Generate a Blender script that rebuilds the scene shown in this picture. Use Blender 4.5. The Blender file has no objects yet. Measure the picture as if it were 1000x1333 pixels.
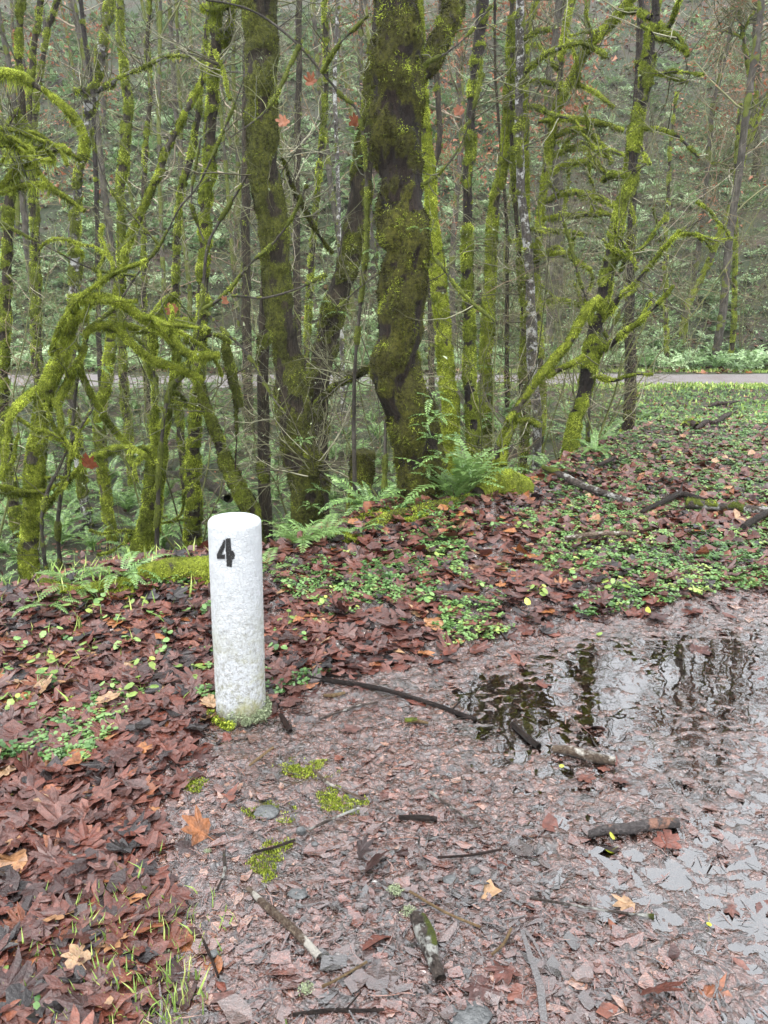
import bpy, math, random
import numpy as np
from mathutils import Vector, Matrix
rad = math.radians
SC = bpy.context.scene
COL = SC.collection
# ------------------------------------------------------------------ camera, world, sun, exposure
PITCH = rad(16.5); CAMH = 1.6; FPX = 1001.0
cam_d = bpy.data.cameras.new('camera'); cam = bpy.data.objects.new('camera', cam_d); COL.objects.link(cam)
cam.location = (0, 0, CAMH); cam.rotation_euler = (rad(90)-PITCH, 0, 0)
cam_d.sensor_fit = 'VERTICAL'; cam_d.sensor_height = 34.6; cam_d.lens = 34.6*FPX/1333.0
cam_d.clip_start = 0.05; cam_d.clip_end = 1000
SC.camera = cam
SUN_EL, SUN_AZ = rad(66), rad(200)
w = bpy.data.worlds.new('World'); SC.world = w; w.use_nodes = True
nt = w.node_tree; nt.nodes.clear()
sky = nt.nodes.new('ShaderNodeTexSky'); sky.sky_type = 'NISHITA'; sky.sun_disc = False
sky.sun_elevation = SUN_EL; sky.sun_rotation = SUN_AZ; sky.dust_density = 3.0; sky.air_density = 1.0
hs = nt.nodes.new('ShaderNodeHueSaturation'); hs.inputs['Saturation'].default_value = 0.22
bg = nt.nodes.new('ShaderNodeBackground'); bg.inputs['Strength'].default_value = 0.13
wo = nt.nodes.new('ShaderNodeOutputWorld')
cloud = nt.nodes.new('ShaderNodeMix'); cloud.data_type = 'RGBA'; cloud.inputs[0].default_value = .65; cloud.inputs[7].default_value = (9.0, 9.3, 9.8, 1)   # even overcast veil over the sky
nt.links.new(sky.outputs[0], hs.inputs['Color']); nt.links.new(hs.outputs[0], cloud.inputs[6]); nt.links.new(cloud.outputs[2], bg.inputs[0]); nt.links.new(bg.outputs[0], wo.inputs[0])
sl = bpy.data.lights.new('sun', 'SUN'); sl.energy = 1.0; sl.angle = rad(28); sl.color = (1.0, .97, .92)
so = bpy.data.objects.new('sun', sl); COL.objects.link(so)
so.rotation_euler = (rad(90)-SUN_EL, 0, rad(180)-SUN_AZ+rad(0))
vs = SC.view_settings; vs.view_transform = 'Standard'; vs.look = 'None'; vs.gamma = 1; vs.use_curve_mapping = False
vs.exposure = 1.95
SC.display_settings.display_device = 'sRGB'
cy = SC.cycles
cy.max_bounces = 6; cy.diffuse_bounces = 2; cy.glossy_bounces = 2; cy.transmission_bounces = 3; cy.transparent_max_bounces = 6
cy.use_denoising = True; cy.volume_bounces = 1; cy.sample_clamp_indirect = 4.0; cy.caustics_reflective = False; cy.caustics_refractive = False

# ------------------------------------------------------------------ pixel <-> world
CP, SP = math.cos(PITCH), math.sin(PITCH)
def ray(px, py):
    dx = (px-500)/FPX; dy = -(py-666.5)/FPX
    return np.array([dx, dy*SP+CP, dy*CP-SP])
def P(px, py, Y):
    r = ray(px, py); return np.array([0, 0, CAMH])+r*(Y/r[1])
def cdepth(p): return p[1]*CP-(p[2]-CAMH)*SP
def to_px(x, y, z=0.0):
    dz = z-CAMH; d = y*CP-dz*SP; u = y*SP+dz*CP
    return 500+FPX*x/d, 666.5-FPX*u/d
def flat(px, py, z=0.0):
    r = ray(px, py); t = (z-CAMH)/r[2]; return np.array([r[0]*t, r[1]*t, z])

# ------------------------------------------------------------------ noise
def _h(ix, iy, iz):
    n = (ix*374761393+iy*668265263+iz*1274126177) & 0xffffffff
    n = ((n ^ (n >> 13))*1274126177) & 0xffffffff
    n = (n ^ (n >> 16)) & 0xffffff
    return n/float(0xffffff)
def vn(x, y, z=0.0):
    x = np.asarray(x, float); y = np.asarray(y, float); z = np.asarray(z, float)+np.zeros_like(x)
    ix = np.floor(x).astype(np.int64); iy = np.floor(y).astype(np.int64); iz = np.floor(z).astype(np.int64)
    fx = x-ix; fy = y-iy; fz = z-iz
    fx = fx*fx*(3-2*fx); fy = fy*fy*(3-2*fy); fz = fz*fz*(3-2*fz)
    r = 0
    for a in (0, 1):
        wx = fx if a else 1-fx
        for b in (0, 1):
            wy = fy if b else 1-fy
            for c in (0, 1):
                wz = fz if c else 1-fz
                r = r+wx*wy*wz*_h(ix+a, iy+b, iz+c)
    return r
def fbm(x, y, z=0.0, o=3):
    r = 0; a = 1; t = 0; s = 1.0
    for i in range(o):
        r = r+a*vn(np.asarray(x)*s+17*i, np.asarray(y)*s+31*i, np.asarray(z)*s+7*i); t += a; a *= .5; s *= 2.1
    return r/t
def S(a, b, x):
    t = np.clip((np.asarray(x, float)-a)/(b-a), 0, 1); return t*t*(3-2*t)

# ------------------------------------------------------------------ terrain
_edge = [(-900, 900), (-300, 850), (0, 796), (100, 774), (200, 752), (270, 742), (360, 735), (440, 705), (500, 675), (620, 655), (700, 628), (750, 592), (830, 545), (870, 515)]
_e = np.array([flat(a, b)[:2] for a, b in _edge]); EX, EY = _e[:, 0], _e[:, 1]
def poly_mask(px, py, pts, soft):
    """signed distance based soft mask of a polygon, in the units of the polygon"""
    px = np.asarray(px, float); py = np.asarray(py, float)
    inside = np.zeros(px.shape, bool); dist = np.full(px.shape, 1e9)
    n = len(pts)
    for i in range(n):
        x1, y1 = pts[i]; x2, y2 = pts[(i+1) % n]
        c = ((y1 > py) != (y2 > py)) & (px < (x2-x1)*(py-y1)/((y2-y1) or 1e-9)+x1)
        inside ^= c
        dx, dy = x2-x1, y2-y1
        t = np.clip(((px-x1)*dx+(py-y1)*dy)/(dx*dx+dy*dy+1e-12), 0, 1)
        dist = np.minimum(dist, np.hypot(px-x1-t*dx, py-y1-t*dy))
    sd = np.where(inside, dist, -dist)
    return S(-soft, soft, sd)
def wpoly(pts): return [tuple(flat(a, b)[:2]) for a, b in pts]
PATH_POLY = wpoly([(150, 1420), (215, 1200), (190, 1060), (255, 960), (345, 915), (480, 868), (600, 848), (700, 822), (800, 806), (1000, 772), (1250, 740), (1900, 760), (1900, 1500)])
PUD1 = wpoly([(540, 900), (600, 868), (720, 838), (850, 815), (1000, 790), (1300, 770), (1500, 900), (1400, 1400), (1010, 1400), (900, 1230), (760, 1190), (700, 1090), (610, 1010), (600, 950)])
PUD_DEEP = wpoly([(575, 915), (640, 880), (760, 850), (960, 822), (1200, 800), (1200, 900), (960, 925), (860, 935), (760, 950), (700, 975), (640, 960)])
PUD2 = wpoly([(770, 1100), (850, 1090), (1000, 1120), (1100, 1230), (900, 1215), (740, 1190), (700, 1130)])
PUD3 = wpoly([(650, 1300), (720, 1265), (800, 1250), (830, 1290), (760, 1380), (640, 1380)])
def pathmask(x, y, soft=.12): return poly_mask(x, y, PATH_POLY, soft)
WATER_Z = -0.012
def H(x, y):
    x = np.asarray(x, float); y = np.asarray(y, float)
    t = y-np.interp(x, EX, EY)
    fade = 1-S(EX[-1]-1.6, EX[-1]+.8, x)
    zb = -.8*S(4.5, 18, y)
    g = -1.3*S(0, 2.6, t)*(1-S(10.5, 18.3, y))*fade
    berm = .07*np.exp(-((t+.25)/.35)**2)*fade*(x < 9)
    verge = .05*S(.0, .9, y-3.0)*S(-1.5, 0, -t)
    yh = 22.6+1.2*S(3, 12, x)
    u = np.maximum(y-yh, 0); hs_ = .63+.06*S(0, 15, x)
    hill = hs_*(np.where(u < 2, u*u/4, u-1.0))
    cap = 46+8*S(-5, 12, x)
    hill = np.where(hill > cap*.5, cap*.5+(hill-cap*.5)*.25, hill)
    n = (fbm(x*.35, y*.35, 3.3)-.5)*(.5*S(22, 30, y)+.12*S(0, 2, t)*fade)+(fbm(x*1.9, y*1.9, 1.1)-.5)*(.18*S(22, 27, y)+.10*S(0, 1.5, t)*fade+.05)
    flatm = pathmask(x, y, .35)*(y < 8)
    return zb+g+(berm+verge)*(1-flatm)+hill+n*(1-.9*flatm)
def Hp(x, y):  # fine relief of the near ground
    z = H(x, y)
    pm = pathmask(x, y, .15)
    d = poly_mask(x, y, PUD1, .25)*.0078+poly_mask(x, y, PUD_DEEP, .2)*.0045+poly_mask(x, y, PUD2, .2)*.0010+poly_mask(x, y, PUD3, .15)*.004+.0015*S(.1, .7, x)
    wx_ = x+.05*(fbm(x*7, y*7, 2.5, 2)-.5); wy_ = y+.09*(fbm(x*7, y*7, 6.5, 2)-.5)
    rg = 1-np.abs(2*vn(wx_*20+wy_*6, wy_*26-wx_*5, 1.7)-1); rg2 = 1-np.abs(2*vn(wx_*43-wy_*20, wy_*47+wx_*20, 4.7)-1)
    f = (fbm(x*9, y*9, .5, 3)-.5)*.012+(fbm(x*2.3, y*2.3, 4.5, 2)-.5)*.007+(rg**2-.35)*.012+(rg2**2-.35)*.007
    return z-d*pm*1.0+f*(1+.8*(1-pm))-.006*pm
def G(px, py, z0=1.0, z1=90.0):
    r = ray(px, py); ts = np.geomspace(z0, z1, 2600); X = r[0]*ts; Y = r[1]*ts; Z = CAMH+r[2]*ts
    hh = H(X, Y); k = np.argmax(Z < hh)
    if not (Z < hh).any(): k = len(ts)-1
    return np.array([X[k], Y[k], float(hh[k])])

# ------------------------------------------------------------------ mesh builder
class MB:
    def __init__(s): s.V = []; s.T = []; s.Q = []; s.A = []; s.B = []; s.n = 0
    def add(s, V, F, rnd=0.5, moss=0.0):
        V = np.asarray(V, float).reshape(-1, 3); F = np.asarray(F, np.int64)
        k = F.shape[1]; (s.T if k == 3 else s.Q).append(F+s.n)
        s.V.append(V); s.A.append(np.zeros(len(V))+rnd); s.B.append(np.zeros(len(V))+moss); s.n += len(V)
    def build(s, name, mat, parent=None, origin=None, smooth=True):
        if not s.V: return None
        V = np.concatenate(s.V)
        if origin is not None: V = V-np.asarray(origin)
        me = bpy.data.meshes.new(name)
        T = np.concatenate(s.T) if s.T else np.zeros((0, 3), np.int64)
        Q = np.concatenate(s.Q) if s.Q else np.zeros((0, 4), np.int64)
        me.vertices.add(len(V)); me.vertices.foreach_set('co', V.astype(np.float32).ravel())
        L = np.concatenate([T.ravel(), Q.ravel()]).astype(np.int32)
        me.loops.add(len(L)); me.loops.foreach_set('vertex_index', L)
        st = np.concatenate([np.arange(len(T))*3, len(T)*3+np.arange(len(Q))*4]).astype(np.int32)
        me.polygons.add(len(st)); me.polygons.foreach_set('loop_start', st)
        me.update(calc_edges=True)
        me.polygons.foreach_set('use_smooth', np.full(len(st), smooth))
        a = me.attributes.new('rnd', 'FLOAT', 'POINT'); a.data.foreach_set('value', np.concatenate(s.A).astype(np.float32))
        b = me.attributes.new('moss', 'FLOAT', 'POINT'); b.data.foreach_set('value', np.concatenate(s.B).astype(np.float32))
        me.validate(); me.materials.append(mat)
        o = bpy.data.objects.new(name, me); COL.objects.link(o)
        if parent is not None: o.parent = parent
        elif origin is not None: o.location = tuple(origin)
        return o
def tag(o, label=None, cat=None, group=None, kind=None):
    if label: o['label'] = label
    if cat: o['category'] = cat
    if group: o['group'] = group
    if kind: o['kind'] = kind
    return o
def empty(name, loc, rz=0):
    o = bpy.data.objects.new(name, None); COL.objects.link(o); o.location = tuple(loc); o.rotation_euler = (0, 0, rz)
    o.empty_display_size = .1; return o
def copy_tree(o, parent=None):
    c = o.copy(); COL.objects.link(c)
    if parent: c.parent = parent
    for ch in list(o.children): copy_tree(ch, c)
    return c

def tubes(mb, PTS, RAD, sides=5, rnd=None, moss=0.0):
    """PTS (n,K,3), RAD (n,K)"""
    PTS = np.asarray(PTS, float); RAD = np.asarray(RAD, float); n, K, _ = PTS.shape
    T = np.gradient(PTS, axis=1); T /= np.linalg.norm(T, axis=2, keepdims=True)+1e-9
    ref = np.zeros_like(T); m = np.abs(T[:, :, 2]).mean(1) > .7
    ref[:, :, 2] = 1; ref[m] = (0.9, .3, 0)
    A = np.cross(T, ref); A /= np.linalg.norm(A, axis=2, keepdims=True)+1e-9
    B = np.cross(T, A)
    th = np.arange(sides)*2*math.pi/sides
    V = PTS[:, :, None]+RAD[:, :, None, None]*(A[:, :, None]*np.cos(th)[:, None]+B[:, :, None]*np.sin(th)[:, None])
    i = np.arange(n)[:, None, None]*K*sides; j = np.arange(K-1)[None, :, None]*sides; k = np.arange(sides)[None, None, :]; k2 = (k+1) % sides
    F = np.stack([i+j+k, i+j+k2, i+j+sides+k2, i+j+sides+k], -1).reshape(-1, 4)
    if rnd is None: rnd = np.random.rand(n)
    mb.add(V.reshape(-1, 3), F, np.repeat(rnd, K*sides), moss)
def scatter(mb, BV, BF, pos, yaw, tilt, tdir, scale, rnd=None, sc3=None):
    """copies of a base shape as one mesh (vectorised)"""
    n = len(pos); BV = np.asarray(BV, float)
    if BV.ndim == 2: BV = np.repeat(BV[None], n, 0)
    V = BV*np.asarray(scale).reshape(-1, 1, 1)
    if sc3 is not None: V = V*np.asarray(sc3)[:, None, :]
    c, s = np.cos(yaw)[:, None], np.sin(yaw)[:, None]
    X = V[..., 0]*c-V[..., 1]*s; Y = V[..., 0]*s+V[..., 1]*c; Z = V[..., 2]
    # tilt about horizontal axis tdir
    ax, ay = np.cos(tdir)[:, None], np.sin(tdir)[:, None]
    ct, st = np.cos(tilt)[:, None], np.sin(tilt)[:, None]
    d = X*ax+Y*ay; px_, py_ = X-d*ax, Y-d*ay
    # perp horizontal direction q = (-ay, ax)
    q = -X*ay+Y*ax
    qn = q*ct-Z*st; zn = q*st+Z*ct
    X = d*ax-qn*ay; Y = d*ay+qn*ax
    V = np.stack([X+pos[:, 0:1], Y+pos[:, 1:2], zn+pos[:, 2:3]], -1)
    k = BV.shape[1]
    F = (np.asarray(BF)[None]+(np.arange(n)*k)[:, None, None]).reshape(-1, np.asarray(BF).shape[1])
    if rnd is None: rnd = np.random.rand(n)
    mb.add(V.reshape(-1, 3), F, np.repeat(rnd, k))

# ------------------------------------------------------------------ materials
class NT:
    def __init__(s, name):
        s.m = bpy.data.materials.new(name); s.m.use_nodes = True; s.t = s.m.node_tree; s.t.nodes.clear()
        s.out = s.n('ShaderNodeOutputMaterial')
    def n(s, ty, **k):
        x = s.t.nodes.new(ty)
        for a, b in k.items(): setattr(x, a, b)
        return x
    def l(s, a, b): s.t.links.new(a, b)
    def coords(s): return s.n('ShaderNodeTexCoord').outputs['Object']
    def noise(s, scale, detail=4, rough=.6, vec=None, dist=0):
        x = s.n('ShaderNodeTexNoise'); x.inputs['Scale'].default_value = scale; x.inputs['Detail'].default_value = detail
        x.inputs['Roughness'].default_value = rough; x.inputs['Distortion'].default_value = dist
        if vec is None: vec = s.n('ShaderNodeNewGeometry').outputs['Position']
        s.l(vec, x.inputs['Vector']); return x.outputs['Fac']
    def vor(s, scale, feat='F1', vec=None, out='Distance'):
        x = s.n('ShaderNodeTexVoronoi', feature=feat); x.inputs['Scale'].default_value = scale
        if vec is None: vec = s.n('ShaderNodeNewGeometry').outputs['Position']
        s.l(vec, x.inputs['Vector']); return x.outputs[out]
    def stretch(s, v):
        g = s.n('ShaderNodeNewGeometry').outputs['Position']; m = s.n('ShaderNodeVectorMath', operation='MULTIPLY'); m.inputs[1].default_value = v
        s.l(g, m.inputs[0]); return m.outputs[0]
    def ramp(s, fac, stops, interp='LINEAR'):
        r = s.n('ShaderNodeValToRGB'); r.color_ramp.interpolation = interp; e = r.color_ramp.elements
        while len(e) < len(stops): e.new(.5)
        for i, (p, c) in enumerate(stops):
            e[i].position = p
            e[i].color = (c, c, c, 1) if isinstance(c, (int, float)) else (*c, 1)
        s.l(fac, r.inputs[0]); return r.outputs[0]
    def attr(s, name): return s.n('ShaderNodeAttribute', attribute_name=name).outputs['Fac']
    def mix(s, f, a, b, blend='MIX'):
        x = s.n('ShaderNodeMix', data_type='RGBA', blend_type=blend)
        for v, i in ((f, 0), (a, 6), (b, 7)):
            if hasattr(v, 'is_linked'): s.l(v, x.inputs[i])
            else: x.inputs[i].default_value = v if i == 0 else (*v, 1)
        return x.outputs[2]
    def math(s, op, a, b=0.0, clamp=False):
        x = s.n('ShaderNodeMath', operation=op); x.use_clamp = clamp
        for v, i in ((a, 0), (b, 1)):
            if hasattr(v, 'is_linked'): s.l(v, x.inputs[i])
            else: x.inputs[i].default_value = v
        return x.outputs[0]
    def bump(s, h, dist=.01, strength=1.0, normal=None):
        x = s.n('ShaderNodeBump'); x.inputs['Distance'].default_value = dist; x.inputs['Strength'].default_value = strength
        s.l(h, x.inputs['Height'])
        if normal is not None: s.l(normal, x.inputs['Normal'])
        return x.outputs[0]
    def bsdf(s, col, rough=.7, normal=None, spec=.5, coat=0, transl=0.0):
        b = s.n('ShaderNodeBsdfPrincipled')
        for v, i in ((col, 'Base Color'), (rough, 'Roughness'), (spec, 'Specular IOR Level'), (coat, 'Coat Weight')):
            if hasattr(v, 'is_linked'): s.l(v, b.inputs[i])
            elif i == 'Base Color': b.inputs[i].default_value = (*v, 1)
            else: b.inputs[i].default_value = v
        if coat: b.inputs['Coat IOR'].default_value = 1.65 if coat > .3 else 1.45; b.inputs['Coat Roughness'].default_value = .08
        if normal is not None: s.l(normal, b.inputs['Normal'])
        o = b.outputs[0]
        if transl:
            t = s.n('ShaderNodeBsdfTranslucent'); mx = s.n('ShaderNodeMixShader'); mx.inputs[0].default_value = transl
            if hasattr(col, 'is_linked'): s.l(col, t.inputs[0])
            else: t.inputs[0].default_value = (*col, 1)
            s.l(o, mx.inputs[1]); s.l(t.outputs[0], mx.inputs[2]); o = mx.outputs[0]
        s.l(o, s.out.inputs[0]); return s.m

def m_leafy(name, stops, rough=.35, transl=.0, spec=.5, var=.35, nscale=40, coat=0, bumpd=.0):
    t = NT(name); c = t.ramp(t.attr('rnd'), stops)
    n = t.ramp(t.noise(nscale, 3), [(.3, 1-var), (.7, 1+var)])
    c = t.mix(1.0, c, n, 'MULTIPLY')
    nm = t.bump(t.noise(nscale*3, 3), bumpd) if bumpd else None
    return t.bsdf(c, rough, nm, spec, coat, transl)
def m_bark(name, dark, light, moss1=(.040, .046, .007), moss2=(.235, .29, .030), blotch=None, stretchz=.25, rough=.6, bscale=28):
    t = NT(name)
    v = t.stretch((1, 1, stretchz))
    nb = t.noise(bscale*1.3, 8, .75, v, .8)
    bark = t.ramp(nb, [(.38, dark), (.52, tuple((a+b_)/2.6 for a, b_ in zip(dark, light))), (.66, light)])
    bark = t.mix(1.0, bark, t.ramp(t.noise(3.5, 4, .6), [(.35, .55), (.65, 1.15)]), 'MULTIPLY')
    if blotch:
        bm = t.ramp(t.noise(9, 5, .7), [(.52, 0.0), (.58, 1.0)])
        bark = t.mix(bm, bark, blotch)
    nm = t.noise(38, 6, .8)
    mc = t.ramp(nm, [(.36, moss1), (.66, moss2)])
    mc = t.mix(t.ramp(t.noise(4, 3), [(.35, 0.0), (.7, .6)]), mc, tuple(a*.55 for a in moss1))
    ms = t.attr('moss')
    ma = t.math('ADD', ms, t.math('MULTIPLY', t.math('SUBTRACT', t.noise(35, 4, .7), .5), .9))
    mm = t.ramp(ma, [(.36, 0.0), (.56, 1.0)])
    c = t.mix(mm, bark, mc)
    h = t.math('ADD', t.math('MULTIPLY', nb, .8), t.math('MULTIPLY', nm, .8))
    nmm = t.bump(h, .04, 1.0)
    r = t.ramp(mm, [(0, rough), (1, .9)])
    return t.bsdf(c, r, nmm, .25)
MAT = {}
def build_mats():
    M = MAT
    M['leaf'] = m_leafy('wet_brown_leaves', [(0, (.008, .005, .005)), (.2, (.038, .012, .009)), (.42, (.095, .026, .015)), (.6, (.065, .034, .030)), (.78, (.125, .042, .026)), (.9, (.19, .068, .018)), (1, (.23, .14, .075))], .38, .08, .45, .5, 45, .1, .004)
    M['frag'] = m_leafy('macerated_wet_leaves', [(0, (.010, .006, .005)), (.25, (.036, .013, .009)), (.5, (.088, .027, .017)), (.7, (.060, .034, .028)), (.88, (.12, .042, .026)), (1, (.17, .085, .055))], .15, 0, .9, .5, 70, .8, .006)
    M['green'] = m_leafy('small_green_leaves', [(0, (.035, .085, .022)), (.4, (.085, .17, .045)), (.75, (.16, .27, .085)), (1, (.28, .35, .09))], .35, .25, .5, .25, 60)
    M['lime'] = m_leafy('yellow_green_leaves', [(0, (0.109, 0.179, 0.039)), (.6, (0.179, 0.265, 0.056)), (1, (0.298, 0.329, 0.065))], .4, .3, .5, .25, 60)
    M['yellow'] = m_leafy('yellow_leaves', [(0, (.22, .27, .02)), (1, (.32, .34, .03))], .4, .2)
    M['fern'] = m_leafy('fern_fronds', [(0, (.045, .095, .022)), (.5, (.105, .20, .048)), (1, (.21, .33, .10))], .38, .25, .6, .3, 30)
    M['brightfern'] = m_leafy('pale_fern_fronds', [(0, (0.061, 0.119, 0.030)), (.5, (0.107, 0.189, 0.049)), (1, (0.165, 0.254, 0.076))], .45, .3, .4, .25, 30)
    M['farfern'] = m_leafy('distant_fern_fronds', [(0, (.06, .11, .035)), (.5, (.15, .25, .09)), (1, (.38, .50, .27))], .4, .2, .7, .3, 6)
    M['mosshair'] = m_leafy('moss_strands', [(0, (0.031, 0.040, 0.006)), (.35, (0.112, 0.146, 0.015)), (.7, (0.280, 0.342, 0.037)), (1, (0.526, 0.605, 0.095))], .8, .3, .2, .35, 7)
    M['oldmoss'] = m_leafy('dark_moss_strands', [(0, (.008, .007, .003)), (.4, (.036, .034, .008)), (.75, (.11, .13, .017)), (1, (.28, .34, .042))], .8, .25, .2, .35, 7)
    M['mossbright'] = m_leafy('bright_moss_strands', [(0, (.05, .068, .007)), (.4, (.18, .23, .018)), (.75, (.36, .43, .042)), (1, (.56, .63, .11))], .8, .3, .2, .3, 9)
    M['twig'] = m_leafy('twig_bark', [(0, (.025, .02, .012)), (.4, (.07, .065, .032)), (.75, (.11, .115, .05)), (1, (.26, .25, .17))], .6, 0, .4, .3, 20)
    M['greentwig'] = m_leafy('green_twig_bark', [(0, (.03, .032, .010)), (.5, (.065, .075, .020)), (1, (.12, .13, .04))], .55, 0, .4, .3, 20)
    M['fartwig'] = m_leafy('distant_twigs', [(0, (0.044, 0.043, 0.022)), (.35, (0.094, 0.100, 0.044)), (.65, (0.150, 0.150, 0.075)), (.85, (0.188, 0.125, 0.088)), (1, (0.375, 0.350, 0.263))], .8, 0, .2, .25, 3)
    M['redleaf'] = m_leafy('withered_red_leaves', [(0, (.15, .045, .02)), (.5, (.26, .10, .05)), (1, (.38, .19, .12))], .5, .35, .3, .3, 30)
    M['grass'] = m_leafy('grass_blades', [(0, (0.131, 0.212, 0.043)), (.6, (0.240, 0.359, 0.083)), (1, (0.451, 0.472, 0.153))], .5, .25, .3, .25, 20)
    M['lichen'] = m_leafy('pale_lichen', [(0, (0.126, 0.161, 0.084)), (1, (0.294, 0.329, 0.210))], .9, .1, .1, .2, 60)
    M['bark'] = m_bark('mossy_brown_bark', (.008, .005, .0035), (.042, .025, .016), (.014, .012, .004), (.13, .13, .018))
    M['bark_grey'] = m_bark('mossy_grey_bark', (.012, .009, .006), (.082, .064, .040), rough=.8)
    M['bark_olive'] = m_bark('olive_mossy_bark', (.012, .009, .006), (.085, .066, .042), (.018, .019, .006), (.15, .165, .022), rough=.8)
    M['bark_bright'] = m_bark('bright_mossy_bark', (.03, .025, .015), (.12, .10, .07), (.07, .085, .008), (.35, .41, .04))
    M['bark_white'] = m_bark('white_blotched_bark', (0.041, 0.035, 0.031), (0.163, 0.143, 0.129), (0.068, 0.082, 0.014), (0.150, 0.170, 0.034), (0.408, 0.408, 0.388), .6)
    M['bark_purple'] = m_bark('wet_dark_bark', (.008, .006, .005), (.046, .033, .027), (.04, .05, .006), (.26, .32, .03), None, .3, .62)
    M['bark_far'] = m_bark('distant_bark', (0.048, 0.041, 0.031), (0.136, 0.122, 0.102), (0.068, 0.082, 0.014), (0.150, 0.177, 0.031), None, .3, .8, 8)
    M['wet_wood'] = m_bark('dark_wet_wood', (0.008, 0.006, 0.005), (0.051, 0.034, 0.027), (0.034, 0.048, 0.007), (0.082, 0.102, 0.014), None, .6, .3, 60)
    M['branch'] = m_bark('fallen_branch_bark', (.020, .014, .011), (.17, .135, .115), (.04, .05, .007), (.14, .17, .02), (.36, .36, .33), .6, .4, 50)
    M['birch'] = m_bark('peeling_stick_bark', (0.041, 0.034, 0.034), (0.190, 0.170, 0.163), (0.048, 0.061, 0.007), (0.136, 0.156, 0.020), (0.313, 0.170, 0.122), 1, .4, 60)
    M['peeled'] = m_bark('peeled_stick_wood', (0.068, 0.037, 0.024), (0.286, 0.224, 0.163), (0.048, 0.061, 0.007), (0.136, 0.156, 0.020), (0.476, 0.449, 0.394), 1, .4, 60)
    M['rot'] = m_bark('rotten_wood', (0.010, 0.006, 0.005), (0.068, 0.034, 0.024), (0.048, 0.061, 0.007), (0.122, 0.143, 0.020), None, .6, .5, 40)
    M['chip'] = m_bark('pale_wood_chip', (0.150, 0.088, 0.041), (0.306, 0.218, 0.109), blotch=None, bscale=80)
    # ground
    t = NT('forest_floor'); c = t.ramp(t.noise(14, 8, .75), [(.3, (.012, .008, .006)), (.5, (.045, .028, .021)), (.7, (.09, .06, .045))])
    c = t.mix(t.ramp(t.noise(1.1, 5, .65), [(.36, 0.0), (.55, .85)]), c, (.022, .040, .012))
    t.bsdf(c, .7, t.bump(t.noise(30, 6, .7), .06), .4); M['ground'] = t.m
    t = NT('mud_with_crushed_leaves')
    g = t.n('ShaderNodeNewGeometry').outputs['Position']
    nz = t.n('ShaderNodeTexNoise'); nz.inputs['Scale'].default_value = 9; nz.inputs['Detail'].default_value = 3; t.l(g, nz.inputs['Vector'])
    wv = t.n('ShaderNodeVectorMath', operation='SCALE'); wv.inputs['Scale'].default_value = .10; t.l(nz.outputs['Color'], wv.inputs[0])
    ad = t.n('ShaderNodeVectorMath', operation='ADD'); t.l(g, ad.inputs[0]); t.l(wv.outputs[0], ad.inputs[1]); vec = ad.outputs[0]
    c1 = t.vor(30, 'F1', vec, 'Color'); c2 = t.vor(80, 'F1', vec, 'Color')
    b1 = t.n('ShaderNodeSeparateColor'); t.l(c1, b1.inputs[0]); b2 = t.n('ShaderNodeSeparateColor'); t.l(c2, b2.inputs[0])
    mixf = t.math('ADD', t.math('MULTIPLY', b1.outputs[0], .6), t.math('MULTIPLY', b2.outputs[0], .4))
    c = t.ramp(mixf, [(.15, (.018, .012, .010)), (.35, (.048, .019, .013)), (.55, (.095, .036, .024)), (.7, (.078, .046, .037)), (.9, (.14, .062, .043))])
    e1 = t.vor(30, 'DISTANCE_TO_EDGE', vec); e2 = t.vor(80, 'DISTANCE_TO_EDGE', vec)
    ed = t.ramp(e1, [(0, .25), (.12, 1.0)]); c = t.mix(1.0, c, ed, 'MULTIPLY')
    n1 = t.noise(60, 5, .7, None, 1.0); c = t.mix(1.0, c, t.ramp(n1, [(.3, .6), (.7, 1.3)]), 'MULTIPLY')
    c = t.mix(t.ramp(t.noise(2.2, 4, .6), [(.48, 0.0), (.68, .6)]), c, (.028, .027, .022))
    h = t.math('ADD', t.math('ADD', t.math('MULTIPLY', t.ramp(e1, [(0, 0.0), (.25, 1.0)]), .6), t.math('MULTIPLY', t.ramp(e2, [(0, 0.0), (.3, 1.0)]), .35)), t.math('MULTIPLY', n1, .5))
    t.bsdf(c, t.ramp(t.noise(9, 3), [(.3, .12), (.7, .34)]), t.bump(h, .009), .9, .5); M['mud'] = t.m
    t = NT('fine_gravel'); c = t.ramp(t.noise(30, 6, .8), [(.3, (.08, .07, .072)), (.7, (.20, .18, .18))])
    c = t.mix(t.ramp(t.noise(1.3, 4), [(.5, 0.0), (.7, .5)]), c, (.09, .06, .05))
    t.bsdf(c, .55, t.bump(t.noise(60, 4), .01), .5); M['gravel'] = t.m
    t = NT('puddle_water'); fr = t.n('ShaderNodeFresnel'); fr.inputs[0].default_value = 2.6
    tr = t.n('ShaderNodeBsdfTransparent'); tr.inputs[0].default_value = (.80, .72, .64, 1)
    gl = t.n('ShaderNodeBsdfGlossy'); gl.inputs['Roughness'].default_value = .015
    nb = t.bump(t.noise(7, 2, .5), .002, .6); t.l(nb, gl.inputs['Normal'])
    mx = t.n('ShaderNodeMixShader'); t.l(fr.outputs[0], mx.inputs[0]); t.l(tr.outputs[0], mx.inputs[1]); t.l(gl.outputs[0], mx.inputs[2]); t.l(mx.outputs[0], t.out.inputs[0]); M['water'] = t.m
    # painted post : object coords (z = height)
    t = NT('weathered_white_paint'); oc = t.coords(); sep = t.n('ShaderNodeSeparateXYZ'); t.l(oc, sep.inputs[0])
    base = t.ramp(t.noise(25, 4, .6, oc), [(.3, (.38, .40, .415)), (.7, (.46, .48, .495))])
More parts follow.
